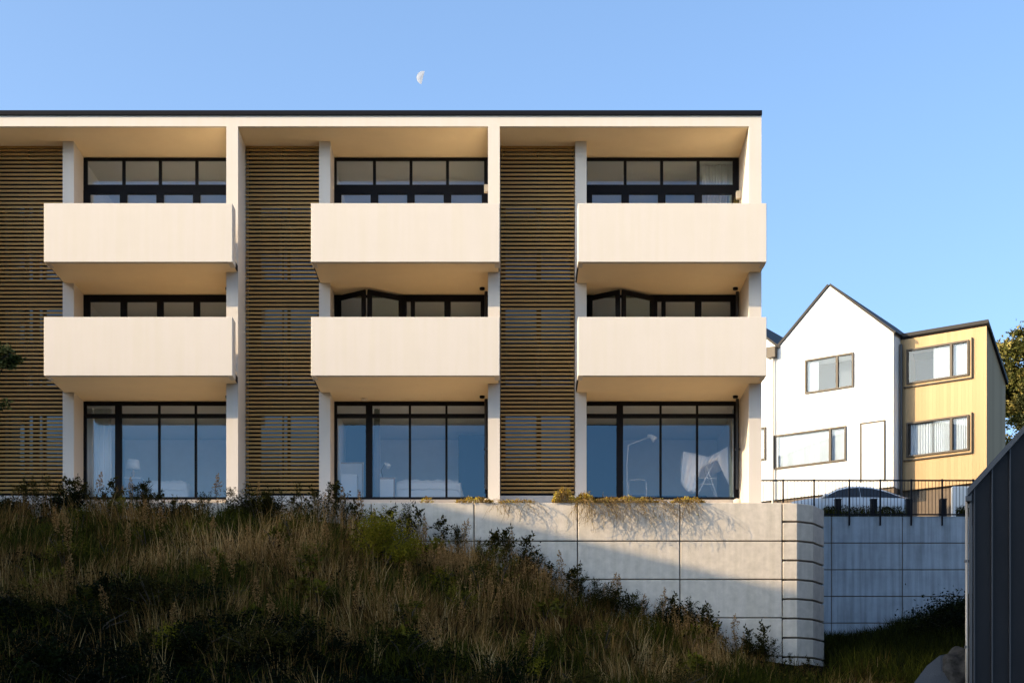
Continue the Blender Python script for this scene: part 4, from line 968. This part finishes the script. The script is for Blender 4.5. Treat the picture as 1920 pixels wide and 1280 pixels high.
# tall weeds standing against the wall and the windows: four kinds, copied
def weed_proto(kind):
    L = Leaves(); S_ = Leaves(); H = 1.0
    nb = {0: 17, 1: 20, 2: 3, 3: 22}[kind]
    pts = np.array([[.03 * math.sin(i), .02 * math.cos(i * 1.4), H * i / 6] for i in range(7)])
    S_.strips(pts[:-1], pts[1:], np.linspace(.016, .008, 6), rng.uniform(.2, .6, 6))
    for k in range(nb):
        z = rng.uniform(.25, .92) if kind != 2 else rng.uniform(.7, .9); a = rng.uniform(0, 6.28); ln = rng.uniform(.12, .34) * (1.25 - z) * 1.4
        p0 = np.array([0, 0, z]); p1 = p0 + np.array([math.cos(a) * ln, math.sin(a) * ln, ln * rng.uniform(.6, 1.1)])
        S_.strips(p0[None], p1[None], np.array([.007]), np.array([.5]))
        m = {0: 14, 1: 9, 2: 6, 3: 22}[kind]; t = rng.uniform(.1, 1.05, (m, 1)); c = p0 + (p1 - p0) * t + rng.normal(0, .025, (m, 3))
        sz = {0: .075, 1: .055, 2: .05, 3: .035}[kind]; L.leaves(c, rng.uniform(.6, 1.4, m) * sz, rng.uniform(.4, .7, m) * sz, np.clip(rng.normal(.4, .25, m), 0, 1), up=.3)
    if kind == 2:                        # a dock-like seed spike
        m = 170; t = rng.uniform(.5, 1.12, m); rr = .055 * np.sin(np.clip((t - .5) / .62, 0, 1) * math.pi) + .008; a = rng.uniform(0, 6.28, m)
        L.leaves(np.stack([np.cos(a) * rr, np.sin(a) * rr, t * H], 1), np.full(m, .035), np.full(m, .022), rng.uniform(.2, .9, m), up=.4)
    return L, S_
tall = ['bushy branching weed', 'slender leafy weed', 'brown spiked weed', 'fine twiggy weed']
protos = []
spots = [(20, 940, 1, .9), (48, 935, 0, .8), (75, 940, 3, .9), (100, 930, 1, .9), (122, 935, 0, .8), (262, 935, 0, .9), (280, 940, 3, .9), (350, 935, 1, .8), (490, 940, 0, .9), (505, 935, 3, .9), (560, 945, 1, .9), (595, 945, 3, .9), (640, 950, 2, .9), (150, 945, 0, .8), (172, 925, 2, 1.0), (196, 930, 1, .7), (245, 925, 3, .9), (228, 938, 2, .7), (325, 930, 1, .8), (300, 940, 0, .7), (372, 935, 0, .7), (392, 930, 3, .8), (408, 925, 2, 1.15), (432, 930, 1, .9), (462, 925, 1, .8),
         (445, 940, 3, .8), (520, 945, 1, .8), (545, 950, 0, .8), (580, 950, 0, .9), (612, 940, 1, 1.0), (628, 940, 0, 1.0), (655, 960, 3, .9), (682, 965, 2, 1.0), (702, 970, 2, .9), (735, 985, 0, .9), (765, 1000, 3, 1.0), (800, 1000, 2, .8),
         (835, 1000, 0, .95), (858, 1010, 1, .9), (872, 1020, 2, .8), (925, 1045, 0, .8), (955, 1050, 3, .9), (985, 1060, 0, 1.0), (1010, 1062, 1, .9), (1055, 1080, 2, 1.1), (1075, 1085, 0, 1.0), (1092, 1090, 3, .9), (1130, 1115, 1, .9),
         (1155, 1120, 0, .8), (1180, 1130, 0, .8), (1215, 1150, 1, .8), (1240, 1160, 2, .9), (1262, 1165, 0, .95), (1290, 1170, 3, .9), (1320, 1175, 0, 1.0), (1335, 1180, 1, 1.0), (1385, 1205, 2, .7), (1405, 1205, 0, .75), (1430, 1210, 0, .9), (1450, 1218, 3, .75),
         (1480, 1262, 1, .5), (1515, 1268, 0, .45)]
for i in range(64):
    px = rng.uniform(600, 1460); spots.append((px, float(np.interp(px, [600, 890, 1080, 1275, 1467], [955, 1015, 1085, 1165, 1225])), int(rng.choice([0, 0, 1, 3, 3, 2])), float(rng.uniform(.45, .95))))
for i in range(26):
    px = rng.uniform(0, 600); spots.append((px, 940., int(rng.choice([0, 1, 3, 3, 2])), float(rng.uniform(.5, .95))))
place = [(260, 'under the left flat window'), (480, 'left of the second timber screen'), (640, 'by the column left of the middle flat'), (890, 'before the first lit wall panel'), (1083, 'on the second wall panel'), (1275, 'on the third wall panel'), (1600, 'near the corner pier')]
def where(px):
    for lim, s in place:
        if px < lim: return s
for px, py, kd, hh in spots:
    y = 39.28 - .25 * rng.random(); x = PX(px, y); z = float(gzv(np.array([x]), np.array([y]))[0])
    if kd not in [p[0] for p in protos]:
        L, S_ = weed_proto(kd); r_ = thing('tall_weed', None, 'weed', (0, 0, 0)); lv = L.build('leaves', M['seed'] if kd == 2 else M['leaf_weed'], r_); st = S_.build('stem', M['leaf_weed'], r_); protos.append((kd, r_)); o = r_
    else:
        src = [p[1] for p in protos if p[0] == kd][0]; o = src.copy(); col.objects.link(o)
        for c in src.children: d = c.copy(); col.objects.link(d); d.parent = o
    top_gap = max(.45, PZ(py, y) - z)
    o.location = (x, y, z - .04); o.rotation_euler = (rng.normal(0, .07), rng.normal(0, .07), rng.uniform(0, 6.28)); s = hh * 1.05; o.scale = (s, s, s * rng.uniform(.9, 1.15))
    lab = f'{tall[kd]} against the wall {where(px)}'
    o['label'] = lab; o['group'] = f'{tall[kd]}s {where(px)}'
# rust coloured seed-spike weeds among the grass of the slope
src = [p[1] for p in protos if p[0] == 2][0]
for i in range(64):
    px = rng.uniform(-20, 1380); py = rng.uniform(985, 1230) + max(0, px - 640) * .22
    if py > 1290: continue
    x, y = bank_at(px, py); z = float(gzv(np.array([x]), np.array([y]))[0]); o = src.copy(); col.objects.link(o)
    for q in src.children: w_ = q.copy(); col.objects.link(w_); w_.parent = o
    o.location = (x, y, z - .04); o.rotation_euler = (rng.normal(0, .12), rng.normal(0, .12), rng.uniform(0, 6.28)); s = rng.uniform(.6, 1.05); o.scale = (s * 1.15, s * 1.15, s)
    o['label'] = 'rust brown seed spiked weed standing in the grass of the bank'; o['group'] = 'rust brown seed spikes in the bank grass'
# broad leaved weeds low on the slope
for i in range(26):
    px = rng.uniform(-20, 1350); py = rng.uniform(1010, 1230) + max(0, px - 640) * .2
    if py > 1300: continue
    x, y = bank_at(px, py); s = rng.uniform(.25, .45)
    shrub('broad leaved green weed low in the grass of the bank', (x, y), (s, s, s * 1.2), M['leaf_olive'], int(150 + 160 * s), rng.uniform(.11, .18), tm=rng.uniform(.35, .7), group='broad leaved weeds low in the bank grass', stems=4, clumps=9, name='broad_weed')
# pale dry seed heads in the grass
G = Leaves()
for px, py, n in ((850, 1090, 260), (1010, 1120, 240), (1300, 1215, 120), (925, 1150, 110), (470, 1080, 60), (560, 1060, 60), (640, 1010, 60)):
    x, y = bank_at(px, py); m = n; c = np.stack([rng.normal(x, .38, m), rng.normal(y, .35, m)], 1); z = gzv(c[:, 0], c[:, 1])
    p0 = np.stack([c[:, 0], c[:, 1], z], 1); hgt = rng.uniform(.4, .85, m); p1 = p0 + np.stack([rng.normal(0, .1, m), rng.normal(0, .1, m), hgt], 1)
    G.strips(p0, p1, np.full(m, .007), rng.uniform(.3, .9, m))
    for q in range(4):
        pq = p0 + (p1 - p0) * rng.uniform(.75, 1.05, (m, 1)) + rng.normal(0, .015, (m, 3)); G.leaves(pq, rng.uniform(.03, .06, m), rng.uniform(.012, .025, m), rng.uniform(.5, 1., m), up=.5)
tag(G.build('seed_heads', M['seed']), 'pale dry seed heads standing among the bank grass', 'seed heads', kind='stuff')

# ledge plants on top of the front wall and vines hanging over it
zl = ztop + .0
for i, (lab, xa, xb_, hh, n, m_) in enumerate((('golden tufted plant on the wall top at the foot of the third timber screen', 1036, 1078, .40, 1500, 'leaf_gold'),
        ('broad leaved yellow green weed on the wall top in front of the right column', 1080, 1112, .28, 420, 'leaf_gold'), ('low golden plants on the wall top under the left half of the right window', 1112, 1236, .17, 1700, 'leaf_gold'),
        ('yellow green plants on the wall top under the clothes airer', 1258, 1322, .16, 800, 'leaf_gold'), ('yellow green plants on the wall top at the right end of the middle window', 855, 925, .16, 850, 'leaf_gold'),
        ('thin dry weeds on the wall top under the middle of the third timber screen', 935, 1003, .10, 420, 'leaf_gold'), ('wispy dry weed on the wall top under the bed window', 788, 812, .16, 160, 'leaf_gold'),
        ('dark creeping plant under the left half of the right window', 1085, 1150, .12, 700, 'leaf_weed'))):
    y0, y1 = YWALL - .06, YWALL + .28; X = rng.uniform(PX(xa, YWALL), PX(xb_, YWALL), n); Y = rng.uniform(y0, y1, n)
    t = (X - X.min()) / (X.max() - X.min()); env = np.sin(np.clip(t, .03, .97) * math.pi) ** .5 * (.6 + .4 * np.abs(np.sin(t * 11 + i)))
    root = thing('ledge_plant', lab, 'plant', (PX((xa + xb_) / 2, YWALL), YWALL + .15, zl), None)
    L = Leaves(); Zp = zl + env * hh * rng.uniform(0, 1, n) ** .8; big = .085 if i == 1 else .045
    L.leaves(np.stack([X, Y, Zp], 1), rng.uniform(.6, 1.3, n) * big, rng.uniform(.35, .6, n) * big, np.clip(rng.normal(.5 + .25 * np.sin(t * 9 + i), .2, n), 0, 1), up=.4)
    L.build('leaves', M[m_], root)
    S_ = Leaves(); m = n // 7; p0 = np.stack([X[:m], Y[:m], np.full(m, zl - .01)], 1); p1 = p0 + np.stack([rng.normal(0, .05, m), rng.normal(0, .03, m), hh * env[:m] * rng.uniform(.6, 1.25, m)], 1); S_.strips(p0, p1, np.full(m, .008), rng.uniform(.3, .9, m)); S_.build('stems', M['vine'], root)
vlabs = (('dry vine hanging over the wall top left of the third screen', 930, 1000, .85, 32), ('long tangled vine hanging below the golden tufted plant', 1062, 1150, 1.15, 84),
         ('tangled vine hanging below the right window, over the third wall panel', 1150, 1250, 1.1, 76), ('short vine hanging at the right end of the ledge plants', 1270, 1315, .95, 34))
for lab, xa, xb_, ln, n in vlabs:
    root = thing('hanging_vine', lab, 'vine', (PX((xa + xb_) / 2, YWALL), YWALL, zl)); S_ = Leaves(); L = Leaves()
    roots = rng.uniform(PX(xa, YWALL), PX(xb_, YWALL), max(3, n // 7))
    for k in range(n):
        x = roots[k % len(roots)] + rng.normal(0, .04); p = np.array([x, YWALL + .04, zl + .02]); d = np.array([rng.normal(.1, .35), -.8, rng.uniform(.05, .5)]); d /= np.linalg.norm(d)
        l_ = ln * rng.uniform(.4, 1.) / 11
        for q in range(11):
            p2 = p + d * l_; S_.strips(p[None], p2[None], np.array([.0085 if q < 6 else .006]), rng.uniform(.1, 1, 1))
            if q > 0 and rng.random() < .4: L.leaves((p2 + rng.normal(0, .015, 3))[None], rng.uniform(.018, .04, 1), rng.uniform(.01, .022, 1), rng.uniform(0, 1, 1))
            if q > 3 and rng.random() < .35:
                t_ = p2 + np.array([rng.normal(0, .5), rng.normal(-.1, .3), -rng.uniform(.2, 1)]) * .12; S_.strips(p2[None], t_[None], np.array([.005]), rng.uniform(.2, 1, 1))
            p = p2; d = d + np.array([rng.normal(.03, .30), rng.normal(.10, .2), -.26]); d /= np.linalg.norm(d)
            if q > 1 and p[1] > YWALL - .03: p[1] = YWALL - .03; d[1] = min(d[1], -.05)
    S_.build('stems', M['vine'], root); L.build('leaves', M['leaf_gold'], root)
# planting behind the fence
for lab, xa, xb_ in (('dark grassy plants on the rear wall top, left of the car', 1546, 1566), ('dark grassy plants on the rear wall top, between the first two bollards', 1576, 1632), ('dark grassy plants on the rear wall top, below the back of the car', 1643, 1698), ('dark grassy plants on the rear wall top, beside the white garden wall', 1795, 1822)):
    y = 57.95; n = 340; X = rng.uniform(PX(xa, y), PX(xb_, y), n); Y = rng.uniform(57.75, 58.15, n); root = thing('border_plant', lab, 'plant', (PX((xa + xb_) / 2, y), y, ZC + 10.05))
    G = Leaves(); G.blades(np.stack([X, Y, np.full(n, ZC + 10.04)], 1), rng.uniform(.15, .55, n), rng.uniform(.012, .028, n), rng.normal(0, .10, (n, 2)), rng.uniform(.1, .9, n)); G.build('leaves', M['grass_green'], root)
    L = Leaves(); L.leaves(np.stack([X, Y, ZC + 10.04 + rng.uniform(.05, .45, n)], 1), np.full(n, .07), np.full(n, .04), rng.uniform(0, .7, n), up=.4); L.build('stems', M['leaf_dark'], root)
# plants on the balconies
def pot_plant(label, x, y, z, H, m_, spread, n):
    root = thing('potted_plant', label, 'potted plant', (x, y, z))
    build(MB().lathe((x, y, z), [(.10, 0), (.14, .30), (.15, .32), (.13, .32), (.12, .28)], 16), 'pot', M['dark_cloth'], root)
    G = Leaves(); th = rng.uniform(0, 6.28, n); rr = rng.uniform(0, .09, n)
    G.blades(np.stack([x + np.cos(th) * rr, y + np.sin(th) * rr, np.full(n, z + .28)], 1), rng.uniform(.55, 1., n) * (H - .28), rng.uniform(.012, .03, n), np.stack([np.cos(th), np.sin(th)], 1) * rng.uniform(.2, 1, (n, 1)) * spread, rng.uniform(.2, 1, n)); G.build('leaves', M[m_], root)
pot_plant('dry grass in a pot behind the left end of the middle right balcony', PX(1122, 41.6), 41.6, ZS1 + .30, PZ(584, 41.6) - ZS1 - .30, 'vine', .22, 60)
pot_plant('yellow green plant in a pot at the right end of the top right balcony', PX(1381, 42.1), 42.1, ZS2 + .30, PZ(362, 42.1) - ZS2 - .30, 'leaf_gold', .10, 60)
# gravel bank beside the boulder
gp_ = [(1690, 1320, 34.2), (1716, 1276, 34.7), (1738, 1247, 35.1), (1762, 1228, 35.5), (1790, 1222, 35.9), (1800, 1262, 35.2), (1790, 1300, 34.8), (1760, 1330, 34.4)]
gm_ = MB().add([P(*q) for q in gp_] + [P(1765, 1262, 35.0)], [(i, (i + 1) % 8, 8) for i in range(8)])
structure(build(gm_, 'gravel_path', M['gravel']))
